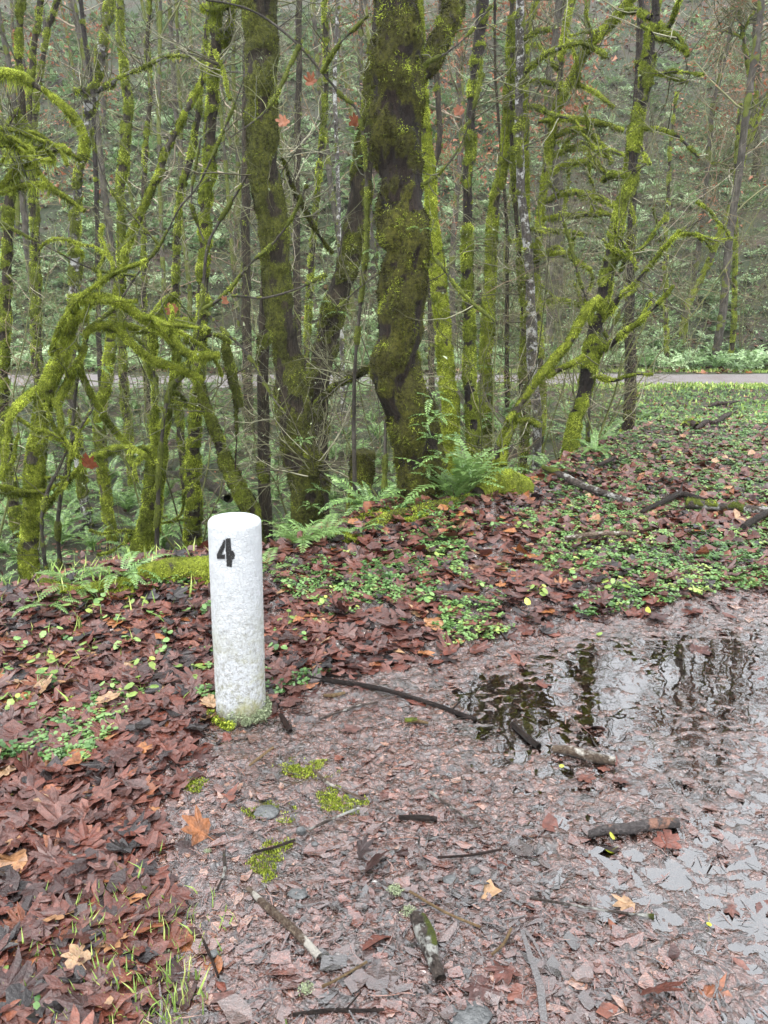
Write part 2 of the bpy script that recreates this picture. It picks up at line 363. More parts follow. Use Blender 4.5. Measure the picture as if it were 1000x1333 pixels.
    low = t.ramp(sep.outputs[2], [(.0, 1.0), (.25, .7), (.55, 0.22), (.75, 0.06)])
    sp = t.noise(55, 6, .8, oc)
    spm = t.math('MULTIPLY', t.ramp(sp, [(.47, 0.0), (.58, 1.0)]), low)
    base = t.mix(t.math('MULTIPLY', spm, .8), base, (.13, .125, .085))
    al = t.math('MULTIPLY', t.ramp(t.noise(6, 5, .7, oc), [(.45, 0.0), (.62, 1.0)]), t.ramp(sep.outputs[2], [(.08, 1.0), (.52, 0.0)]))
    base = t.mix(t.math('MULTIPLY', al, .8), base, (.24, .24, .09))
    dk = t.math('MULTIPLY', t.ramp(t.noise(30, 6, .8, oc, .8), [(.60, 0.0), (.66, 1.0)]), t.ramp(sep.outputs[2], [(.02, 1.0), (.14, .9), (.42, .45), (.8, .06)]))
    base = t.mix(dk, base, (.035, .035, .025))
    foot_shade = t.math('MULTIPLY', t.ramp(t.noise(40, 5, .8, oc), [(.35, 0.0), (.6, 1.0)]), t.ramp(sep.outputs[2], [(.0, 1.0), (.09, 0.0)])); base = t.mix(foot_shade, base, (.05, .03, .02))  # patchy mud-brown band at the foot, painted in to strengthen the contact shadow
    vor = t.vor(75, 'DISTANCE_TO_EDGE', oc)
    hh = t.math('ADD', t.noise(45, 6, .7, oc), t.math('MULTIPLY', t.ramp(vor, [(0, 0.0), (.06, 1.0)]), .25))
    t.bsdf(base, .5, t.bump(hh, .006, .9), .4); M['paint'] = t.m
    t = NT('black_paint'); t.bsdf(t.ramp(t.noise(90, 4), [(.4, (.006, .006, .006)), (.8, (.03, .03, .03))]), .5, None, .4); M['black'] = t.m
    t = NT('dark_stone'); t.bsdf(t.ramp(t.noise(30, 5), [(.3, (.03, .032, .033)), (.7, (.085, .088, .088))]), .3, t.bump(t.noise(60, 4), .01), .4); M['stone'] = t.m
build_mats()
rng = np.random.default_rng(11); random.seed(7); np.random.seed(5)

# ------------------------------------------------------------------ ground sheets
def grid_mesh(xs, ys, fz):
    X, Y = np.meshgrid(xs, ys, indexing='ij'); Z = fz(X, Y); V = np.stack([X, Y, Z], -1).reshape(-1, 3)
    a, b = len(xs), len(ys); i = np.arange(a-1)[:, None]*b; j = np.arange(b-1)[None]
    F = np.stack([i+j, i+b+j, i+b+j+1, i+j+1], -1).reshape(-1, 4); mb = MB(); mb.add(V, F); return mb
NX0, NX1, NY0, NY1 = -3.6, 4.0, .7, 5.9
def grow(a, b, s0, g):
    r = [a]; s = s0
    while r[-1] < b: r.append(r[-1]+s); s *= g
    return r
xs = np.array(sorted([-v for v in grow(6, 160, .15, 1.05)]+list(np.arange(-5.85, 5.95, .12))+grow(6, 160, .15, 1.05)))
ys = np.array(sorted([-v for v in grow(0, 30, .3, 1.2)][1:]+list(np.arange(0, 14, .12))+grow(14, 170, .15, 1.02)))
def Hg(x, y):
    ins = S(NX0, NX0+.2, x)*(1-S(NX1-.2, NX1, x))*S(NY0, NY0+.2, y)*(1-S(NY1-.2, NY1, y)); return H(x, y)-.05*ins
tag(grid_mesh(xs, ys, Hg).build('ground', MAT['ground']), kind='structure')
def Hs(x, y):
    ins = S(NX0, NX0+.06, x)*(1-S(NX1-.06, NX1, x))*S(NY0, NY0+.06, y)*(1-S(NY1-.06, NY1, y)); return Hp(x, y)-.04*(1-ins)
tag(grid_mesh(np.arange(NX0, NX1, .010), np.arange(NY0, NY1, .010), Hs).build('muddy_path', MAT['mud']), kind='structure')
def pathy(x): return 20.3+.25*np.sin(x*.12)-.012*np.clip(x-6, 0, 99)**2*.6
mb = MB(); px_ = np.arange(-60, 60, .4); uu = np.linspace(-1.35, 1.35, 8)
X, U = np.meshgrid(px_, uu, indexing='ij'); Y = pathy(X)+U*(1+.06*np.sin(X*1.3)); Z = H(X, Y)+.03-.02*U**2
b = len(uu); i = np.arange(len(px_)-1)[:, None]*b; j = np.arange(b-1)[None]
mb.add(np.stack([X, Y, Z], -1).reshape(-1, 3), np.stack([i+j, i+b+j, i+b+j+1, i+j+1], -1).reshape(-1, 4))
tag(mb.build('gravel_path', MAT['gravel']), kind='structure')
wx = [flat(480, 900)[0], 4.4]; 
mb = grid_mesh(np.linspace(-.05, 4.3, 40), np.linspace(1.2, 4.3, 40), lambda x, y: x*0+WATER_Z)
tag(mb.build('puddle_water', MAT['water']), kind='structure')

# ------------------------------------------------------------------ leaves
def maple(n=1, seed=0, lod=0):
    out = []
    r_ = np.random.default_rng(seed)
    A = np.array([-95, -60, -38, -20, 0, 20, 38, 60, 95, 125, 180, -125.]) if lod == 0 else np.array([-100, -40, 0, 40, 100, 180.])
    R = np.array([.66, .50, .90, .56, 1.0, .56, .90, .50, .66, .42, .34, .42]) if lod == 0 else np.array([.7, .85, 1.0, .85, .7, .3])
    o = np.argsort(A); A = A[o]; R = R[o]
    if lod == 0:  # teeth
        A2 = []; R2 = []
        for k in range(len(A)):
            a0, r0 = A[k], R[k]; a1, r1 = A[(k+1) % len(A)], R[(k+1) % len(A)]
            if k == len(A)-1: a1 += 360
            A2 += [a0, a0+(a1-a0)*.4]; R2 += [r0, (r0*.6+r1*.4)*(1.08 if r0 > .55 or r1 > .55 else .95)]
        A, R = np.array(A2), np.array(R2)
    for i in range(n):
        rr = R*(1+r_.normal(0, .09, len(R))); aa = np.radians(A+r_.normal(0, 3, len(A))+90)
        x = rr*np.cos(aa); y = rr*np.sin(aa)
        k1, k2 = r_.normal(0, .20), r_.normal(0, .24); ph = r_.uniform(0, 6.28)
        z = k1*x*x+k2*y*y+.10*np.sin(3*aa+ph)*rr+r_.normal(0, .03, len(x))
        V = np.concatenate([[[0, 0, 0]], np.stack([x, y, z], -1)]); out.append(V)
    m = len(R); F = np.stack([np.zeros(m, int), 1+np.arange(m), 1+(np.arange(m)+1) % m], -1)
    return np.array(out), F
def lay(mb, pos, kind, scale, tiltsd, rnd=None, seed=0):
    V, F = kind; n = len(pos); idx = rng.integers(0, len(V), n)
    scatter(mb, V[idx], F, pos, rng.uniform(0, 6.28, n), np.abs(rng.normal(0, tiltsd, n)), rng.uniform(0, 6.28, n), scale, rnd)
ML = maple(60, 1); MS = maple(40, 2, 1)
def fragk(n, seed):
    r_ = np.random.default_rng(seed); out = []
    for i in range(n):
        a = np.sort(r_.uniform(0, 6.28, 7)+0); a = np.linspace(0, 6.28, 8)[:7]+r_.normal(0, .25, 7)
        rr = r_.uniform(.45, 1.15, 7); el = r_.uniform(.3, .9)
        x = rr*np.cos(a); y = rr*np.sin(a)*el; z = r_.normal(0, .16)*x*x+r_.normal(0, .3)*y*y+r_.normal(0, .03, 7)
        out.append(np.concatenate([[[0, 0, .02]], np.stack([x, y, z], -1)]))
    F = np.stack([np.zeros(7, int), 1+np.arange(7), 1+(np.arange(7)+1) % 7], -1); return np.array(out), F
FR = fragk(80, 3)
def world_pts(n, y0, y1, power=1.0, spread=.66, xlim=(-99, 99)):
    """points on the ground, thinning with distance"""
    u = rng.uniform(0, 1, n)
    y = np.exp(math.log(y0)+u*(math.log(y1)-math.log(y0))) if power == 1 else y0+(y1-y0)*u
    x = rng.uniform(-spread, spread, n)*(y+.9); k = (x > xlim[0]) & (x < xlim[1]); return x[k], y[k]
def tdist(x, y): return y-np.interp(x, EX, EY)
def stuff_leaves():
    # crushed fragments on the muddy path
    mb = MB(); x, y = world_pts(52000, 1.05, 6.0); pm = pathmask(x, y, .15); dp = poly_mask(x, y, PUD_DEEP, .1)
    p1 = poly_mask(x, y, PUD1, .12); k = rng.uniform(0, 1, len(x)) < pm*(1-.8*dp)*(1-.62*p1)*(.2+.75*S(.4, .6, fbm(x*3, y*3, 7.7, 2))); x, y, p1 = x[k], y[k], p1[k]
    z = Hp(x, y)+rng.uniform(-.002, .005, len(x))*(1-.5*p1)
    sc = rng.lognormal(-4.3, .5, len(x)); sc = np.clip(sc, .006, .05)
    cl = fbm(x*2.2, y*2.2, 9.1)
    rnd = np.clip(.5+rng.normal(0, .24, len(x))+(cl-.5)*.9, 0, 1)
    lay(mb, np.stack([x, y, z], -1), FR, sc, .06, rnd)
    # needles and shreds
    x, y = world_pts(7000, 1.05, 5.5); k = rng.uniform(0, 1, len(x)) < pathmask(x, y, .3)+.25; x, y = x[k], y[k]
    n = len(x); sh = np.array([[-.5, -.02, 0], [.5, .05, .04], [.5, .08, .04], [-.5, .02, 0], [0, -.05, .05], [0, .01, .05]]); f = np.array([[0, 4, 5, 3], [4, 1, 2, 5]])
    scatter(mb, sh, f, np.stack([x, y, Hp(x, y)+.006], -1), rng.uniform(0, 6.28, n), rng.normal(0, .08, n), rng.uniform(0, 6.28, n), rng.lognormal(-3.4, .45, n), rng.uniform(0, 1, n)**2)
    o = mb.build('crushed_leaves', MAT['frag'], smooth=False); tag(o, 'matted crushed red-brown leaves trodden flat into the muddy path and puddle', 'leaves', kind='stuff')
    # litter of whole maple leaves
    mb = MB(); x, y = world_pts(34000, 1.05, 9.0); pm = pathmask(x, y, .12); t = tdist(x, y)
    p = (1-pm)*(t < .6)*(.75+.25*(x < 0)); left = S(.1, -.5, x) if False else (x < -.35)
    p = p+pm*.008; k = rng.uniform(0, 1, len(x)) < p; x, y = x[k], y[k]; n = len(x)
    pm = pathmask(x, y, .12)
    far = S(3.5, 6.5, y)
    z = np.where(y < 6, Hp(x, y), H(x, y))+rng.uniform(.004, .03, n)*(1-.8*pm)
    sc = rng.uniform(.03, .075, n)*(1-.15*far); sc[y < 2.8] *= 1.0
    cl = fbm(x*1.4, y*1.4, 2.1); rnd = np.clip(.42+rng.normal(0, .25, n)+(cl-.5)*.6, 0, 1)
    nr = y < 4.2; 
    hf = nr & (rng.uniform(0, 1, n) < .45); lay(mb, np.stack([x, y, z], -1)[hf], FR, sc[hf]*.8, .25, rnd[hf]); nr2 = nr & ~hf; lay(mb, np.stack([x, y, z], -1)[nr2], ML, sc[nr2]*1.15, .24, rnd[nr2]); lay(mb, np.stack([x, y, z], -1)[~nr], MS, sc[~nr], .42, rnd[~nr])
    # verge and bank further out
    x, y = world_pts(26000, 4.5, 21.0, 1, .7); t = tdist(x, y); k = ((t < 1.2) | (x > EX[-1]-.5) | (rng.uniform(0, 1, len(x)) < .55)) & (np.abs(y-pathy(x)) > 1.3)
    g = fbm(x*.8, y*.8, 5.5); k &= rng.uniform(0, 1, len(x)) < np.where((t < .5), .95-.35*S(.5, .62, g)-.45*S(12, 17, y), .8)
    x, y = x[k], y[k]; n = len(x); z = H(x, y)+rng.uniform(.005, .04, n)
    lay(mb, np.stack([x, y, z], -1), MS, rng.uniform(.022, .055, n), .5, np.clip(rng.normal(.5, .27, n), 0, 1))
    o = mb.build('fallen_leaves', MAT['leaf'], smooth=False); tag(o, 'thick litter of wet brown maple leaves on the verge and bank', 'leaves', kind='stuff')
    # hill litter
    mb = MB(); n = 16000; y = rng.uniform(21.8, 52, n); x = rng.uniform(-.62, .62, n)*(y+3); z = H(x, y)+.03
    lay(mb, np.stack([x, y, z], -1), MS, rng.uniform(.06, .14, n), .5, np.clip(rng.normal(.6, .28, n), 0, 1))
    o = mb.build('hillside_leaves', MAT['leaf'], smooth=False); tag(o, 'scattered dead leaves covering the far wooded hillside', 'leaves', kind='stuff')
stuff_leaves()
def ground_cover():
    # rosettes of small round leaves
    def rosette(r_, nl):
        V = []; F = []
        for i in range(nl):
            a = r_.uniform(0, 6.28); d = r_.uniform(.25, 1.0); cx, cy, cz = d*math.cos(a), d*math.sin(a), r_.uniform(.15, .75); s = r_.uniform(.24, .42); ti = r_.normal(0, .3); b = r_.uniform(0, 6.28)
            k = 6; th = np.arange(k)*2*math.pi/k; lx = s*np.cos(th); ly = s*np.sin(th); lz = lx*math.sin(ti)+.25*(lx**2+ly**2)/s-.05
            xx = lx*math.cos(b)-ly*math.sin(b); yy = lx*math.sin(b)+ly*math.cos(b); o = len(V)*1
            base = sum(len(v) for v in V); V.append(np.stack([cx+xx, cy+yy, cz+lz], -1))
            F += [[base, base+1, base+2, base+3], [base, base+3, base+4, base+5]]
        return np.concatenate(V), np.array(F)
    r_ = np.random.default_rng(4); RO = [rosette(r_, 9) for _ in range(10)]
    V = np.array([v for v, f in RO]); F = RO[0][1]
    mb = MB(); x, y = world_pts(90000, 2.3, 20.5, 1, .68); t = tdist(x, y); pm = pathmask(x, y, .10)
    g = fbm(x*2.6, y*2.6, 8.8, 4)+.12*S(-.1, 1.2, x)*S(3.0, 3.8, y)-.06*(x < -.4)+.03*S(11, 18, y)
    okr = ((t < -.05) | (x > EX[-1]-.4)) & (pm < .4) & (np.abs(y-pathy(x)) > 1.4) & (y < 22.5)
    k = okr & (rng.uniform(0, 1, len(x)) < .9*S(.45, .62, g)); x, y = x[k], y[k]; n = len(x)
    z = np.where(y < 6, Hp(x, y), H(x, y))+.012
    idx = rng.integers(0, 10, n)
    scatter(mb, V[idx], F, np.stack([x, y, z], -1), rng.uniform(0, 6.28, n), rng.normal(0, .08, n), rng.uniform(0, 6.28, n), rng.uniform(.010, .026, n)*(1+1.0*S(5, 14, y)), np.clip(.45+rng.normal(0, .2, n)+(fbm(x*3, y*3, 1)-.5), 0, 1))
    tag(mb.build('ground_cover', MAT['green'], smooth=False), 'low patches of small round green leaves spreading over the verge', 'ground cover', kind='stuff')
    # grass by the far path and tufts in the litter
    mb = MB()
    bl = np.array([[-.08, 0, 0], [.08, 0, 0], [.05, .12, .6], [-.05, .12, .6], [.0, .4, 1.0], [.0, .4, 1.0]]); f = np.array([[0, 1, 2, 3], [3, 2, 4, 5]])
    n = 70000; x = rng.uniform(1.5, 17, n); y = rng.uniform(11, 23.5, n); off = np.abs(y-pathy(x)-.2)
    k = (off > 1.35) & (rng.uniform(0, 1, n) < .06+.9*(1-S(1.6, 2.8, off))) & ((tdist(x, y) < 0) | (x > EX[-1]-.3) | (y > 18)); x, y = x[k], y[k]; n = len(x)
    scatter(mb, bl, f, np.stack([x, y, H(x, y)], -1), rng.uniform(0, 6.28, n), rng.normal(0, .3, n), rng.uniform(0, 6.28, n), rng.uniform(.04, .10, n), rng.uniform(0, 1, n), np.stack([np.full(n, 3.2), np.ones(n), np.ones(n)], -1))
    for (a, b_, nn, r0, h) in [(75, 1235, 90, .10, .06), (140, 1240, 160, .09, .07), (160, 1300, 140, .10, .06), (190, 1305, 60, .06, .06), (120, 1200, 60, .08, .06), (430, 775, 50, .08, .06), (250, 1215, 30, .05, .05), (100, 750, 160, .4, .12), (60, 770, 120, .4, .10), (170, 720, 120, .4, .12)]:
        c = G(a, b_); xx = c[0]+rng.normal(0, r0, nn); yy = c[1]+rng.normal(0, r0, nn)
        scatter(mb, bl, f, np.stack([xx, yy, H(xx, yy)], -1), rng.uniform(0, 6.28, nn), rng.normal(0, .35, nn), rng.uniform(0, 6.28, nn), rng.uniform(.5, 1.1, nn)*h, rng.uniform(0, 1, nn), np.stack([np.full(nn, .6), np.ones(nn), np.ones(nn)], -1))
    tag(mb.build('grass', MAT['grass'], smooth=False), 'short green grass beside the gravel path and in tufts among the litter', 'grass', kind='stuff')
    # moss carpets on the ground
    mb = MB(); mp = [(0, 1055, 40, 14), (50, 1035, 40, 12), (105, 1038, 45, 12), (135, 1030, 30, 10), (255, 1022, 22, 9), (370, 1060, 24, 11), (380, 998, 30, 12), (340, 1120, 34, 22), (410, 1000, 40, 12), (455, 1045, 30, 14), (365, 1100, 26, 12), (350, 1055, 40, 14), (20, 1040, 40, 14), (45, 1020, 30, 12), (430, 1040, 22, 18), (345, 1145, 22, 12), (60, 1010, 20, 8), (120, 770, 60, 8), (160, 762, 50, 8), (240, 750, 50, 10), (500, 672, 60, 5), (560, 660, 40, 5), (450, 700, 25, 4)]
    for (a, b_, w_, h_) in mp:
        c = flat(a, b_) if b_ > 800 else G(a, b_); s1 = w_*c[1]/FPX*1.05; s2 = h_*c[1]*c[1]/FPX/CAMH*1.3; nn = int(min(14000, 300+s1*s2*500000))
        r = np.sqrt(rng.uniform(0, 1, nn)); a_ = rng.uniform(0, 6.28, nn); xx = c[0]+s1*r*np.cos(a_); yy = c[1]+s2*r*np.sin(a_)
        k = fbm(xx*22, yy*22, 3, 4)+rng.normal(0, .05, nn) > .30+.26*r; xx, yy = xx[k], yy[k]; nn = len(xx)
        L = .0055 if b_ > 800 else .014
        V = np.array([[-.3, 0, 0], [.3, 0, 0], [0, .3, 1.0]]); scatter(mb, V, np.array([[0, 1, 2]]), np.stack([xx, yy, Hp(xx, yy)+.003], -1), rng.uniform(0, 6.28, nn), rng.normal(0, .4, nn), rng.uniform(0, 6.28, nn), rng.uniform(.6, 1.3, nn)*L, rng.uniform(0, 1, nn))
    tag(mb.build('ground_moss', MAT['mosshair'], smooth=False), 'thin patches of bright green moss on the edge of the muddy path', 'moss', kind='stuff')
ground_cover()

# ------------------------------------------------------------------ ferns
def fern_geo(nf, L, npn, seed, pin=.13, e0=75, bend=95, ribw=.006, jit=.25):
    r_ = np.random.default_rng(seed); mb = []
    VV = []; FF = []; n0 = 0
    for k in range(nf):
        a = k*6.283/nf+r_.normal(0, .25); l = L*r_.uniform(.65, 1.1); e = rad(e0+r_.normal(0, 8)); bd = rad(bend+r_.normal(0, 18)); side = r_.normal(0, .35)
        K = npn+2; s = np.linspace(0, 1, K); el = e-bd*s; az = a+side*s
        dx = np.cos(el)*np.cos(az); dy = np.cos(el)*np.sin(az); dz = np.sin(el)
        p = np.cumsum(np.stack([dx, dy, dz], -1)*l/(K-1), 0)
        T = np.stack([dx, dy, dz], -1); Sd = np.stack([-np.sin(az), np.cos(az), 0*az], -1); N = np.cross(T, Sd)
        prof = np.clip(np.sin(np.pi*np.clip((s-.06)*1.02, 0, 1)**.62), 0, 1)*pin*l
        sp = l/(K-1)
        for sg in (-1, 1):
            base = p[2:-1]; pl = prof[2:-1, None]; d = Sd[2:-1]*sg*.93+T[2:-1]*.35; tw = r_.normal(-.12, .15, (len(base), 1))
            tip = base+(d+N[2:-1]*tw)*pl; mid = base+(d*.45+N[2:-1]*(tw*.3+.05))*pl
            w_ = T[2:-1]*sp*.46
            V = np.stack([base-w_*.8, mid-w_, tip, mid+w_], 1); m = len(base)
            VV.append(V.reshape(-1, 3)); FF.append(np.arange(m*4).reshape(-1, 4)+n0); n0 += m*4
        w_ = Sd*ribw*(1-s[:, None]*.8)*L*1.2; V = np.concatenate([p-w_, p+w_]); i = np.arange(K-1)
        VV.append(V); FF.append(np.stack([i, i+1, K+i+1, K+i], -1)+n0); n0 += 2*K
    return np.concatenate(VV), np.concatenate(FF)
def mesh_obj(name, V, F, mat, rnd=.5, smooth=False, parent=None):
    mb = MB(); mb.add(V, F, rnd); return mb.build(name, mat, parent, smooth=smooth)
def far_ferns():
    mb = MB(); r_ = np.random.default_rng(3)
    G_ = [fern_geo(10, 1.0, 7, 40+i, .19) for i in range(5)]
    n = 5200; y = 22.2+30*rng.uniform(0, 1, n)**1.25; x = rng.uniform(-.62, .62, n)*(y+2)
    g = fbm(x*.3, y*.3, 2.2); k = rng.uniform(0, 1, n) < (.35+.9*S(.4, .6, g))*np.where(x > 4, .6, 1); x, y = x[k], y[k]; n = len(x)
    idx = rng.integers(0, 5, n)
    for q in range(5):
        m = idx == q; V, F = G_[q]; c = m.sum()
        scatter(mb, V, F, np.stack([x, y, H(x, y)], -1)[m], rng.uniform(0, 6.28, c), rng.uniform(0, .4, c), rng.uniform(0, 6.28, c), rng.uniform(.4, .85, c), rng.uniform(0, 1, c))
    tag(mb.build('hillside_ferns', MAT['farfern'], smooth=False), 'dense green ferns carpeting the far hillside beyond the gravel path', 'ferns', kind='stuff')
    # leafy undergrowth clumps
    mb = MB(); n = 900; y = 23+26*rng.uniform(0, 1, n)**1.2; x = rng.uniform(-.6, .62, n)*(y+2); k = ((x > 2) & (rng.uniform(0, 1, n) < .95)) | (rng.uniform(0, 1, n) < .3); x, y = x[k], y[k]
    q = np.array([[-.5, 0, 0], [0, -.25, .05], [.5, 0, 0], [0, .25, .05]])
    for a, b_ in zip(x, y):
        m = 110; r = rng.uniform(.4, 1.2); u = rng.normal(0, 1, (m, 3)); u /= np.linalg.norm(u, axis=1)[:, None]; u *= rng.uniform(.5, 1.05, (m, 1))*r; u[:, 2] = np.abs(u[:, 2])*.8
        p = u+np.array([a, b_, float(H(a, b_))])
        scatter(mb, q, np.array([[0, 1, 2, 3]]), p, rng.uniform(0, 6.28, m), rng.normal(0, .6, m), rng.uniform(0, 6.28, m), rng.uniform(.07, .14, m), np.clip(rng.uniform(0, .35)+rng.uniform(0, .6, m), 0, 1))
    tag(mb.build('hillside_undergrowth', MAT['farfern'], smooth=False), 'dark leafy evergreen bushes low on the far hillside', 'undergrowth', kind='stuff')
far_ferns()
def near_ferns():
    protos = []
    for i in range(6):
        V, F = fern_geo(13+i % 3, 1.0, 22, 60+i, .115, 72, 100); rn = np.repeat(np.random.rand(len(V)//4+1), 4)[:len(V)]
        protos.append((V, F, rn))
    meshes = [None]*6; spots = []
    tries = 0
    while len(spots) < 280 and tries < 6000:
        tries += 1
        y = rng.uniform(5.0, 18.6); x = rng.uniform(-.58, .5)*(y+1); t = float(tdist(x, y))
        if t < .35 or (x > 3.8): continue
        if rng.uniform() > (1.0 if y < 12 else .75)*(1.0 if x < 0.5 else .45): continue
        if any((x-a)**2+(y-b_)**2 < .24 for a, b_ in spots): continue
        spots.append((x, y))
    for i, (x, y) in enumerate(spots):
        k = i % 6; s = rng.uniform(.36, .66)*(.95 if y < 8 else 1.15)
        if meshes[k] is None: o = mesh_obj('sword_fern', *protos[k][:2], MAT['fern'], protos[k][2]); meshes[k] = o
        else: o = meshes[k].copy(); COL.objects.link(o)
        o.location = (x, y, float(H(x, y))-.02); o.rotation_euler = (rng.normal(0, .1), rng.normal(0, .1), rng.uniform(0, 6.28)); o.scale = (s, s, s)
        px, py = to_px(x, y, float(H(x, y)))
        zone = ('just under the gravel path' if y > 14.5 else 'on the gully floor' if t_(x, y) > 2.4 else 'on the bank of the gully')
        side = ('behind the gnarled tree' if px < 130 else 'behind the two-stemmed tree' if px < 250 else 'behind the white post' if px < 350 else 'behind the leaning mossy trunk' if px < 480 else 'behind the big trunk' if px < 640 else 'among the slim trunks on the right')
        tag(o, 'green sword fern '+zone+' '+side, 'fern', 'sword ferns in the gully')
def t_(x, y): return float(tdist(x, y))
near_ferns()
def named_ferns():
    specs = [  # px, py, size, n fronds, mat, label, e0
        (392, 712, .36, 12, 'brightfern', 'bright green lacy fern standing on the leafy bank right of the white post', 62, .20),
        (345, 745, .24, 8, 'brightfern', 'small pale fern touching the right side of the white post', 50, .20),
        (425, 700, .26, 9, 'brightfern', 'low feathery fern at the foot of the leaning mossy trunk', 55, .2),
        (160, 752, .34, 10, 'fern', 'grey green arching fern in front of the base of the two-stemmed tree', 50, .14),
        (100, 765, .26, 9, 'brightfern', 'pale fern on the moss edge at the foot of the left mossy tree', 50, .16),
        (592, 652, .60, 17, 'brightfern', 'drooping dark fern at the right foot of the big trunk', 65, .12),
        (606, 648, .55, 15, 'brightfern', 'tall light green fern leaning out beside the big trunk', 75, .14),
        (530, 655, .20, 9, 'brightfern', 'small curled fern in front of the foot of the big trunk', 55, .16),
        (470, 690, .22, 8, 'fern', 'dark fern in front of the mossy stump', 50, .14),
        (700, 600, .30, 10, 'fern', 'dark glossy fern left of the foot of the leaning purple-barked tree', 60, .16),
        (775, 590, .34, 12, 'fern', 'low fern right of the foot of the leaning purple-barked tree', 55, .12),
        (810, 555, .42, 14, 'fern', 'bushy fern in front of the straight dark trunk by the grass', 65, .12),
        (840, 545, .26, 10, 'brightfern', 'light fern at the right foot of the straight dark trunk', 65, .14),
        (60, 790, .22, 8, 'fern', 'small fern by the hollow at the left end of the bank', 50, .14),
        (325, 700, .30, 9, 'brightfern', 'bright fern half hidden behind the right edge of the white post', 60, .16),
    ]
    for i, (a, b_, L, nf, m, lab, e0, pin) in enumerate(specs):
        c = G(a, b_); V, F = fern_geo(nf, L, 20, 200+i, pin, e0, 85, .005); rn = np.clip(.45+.3*np.random.rand(len(V)//4+1), 0, 1); rn = np.repeat(rn, 4)[:len(V)]
        o = mesh_obj('fern', V, F, MAT[m], rn); o.location = tuple(c-np.array([0, 0, .01])); tag(o, lab, 'fern', 'ferns on the near bank')
named_ferns()

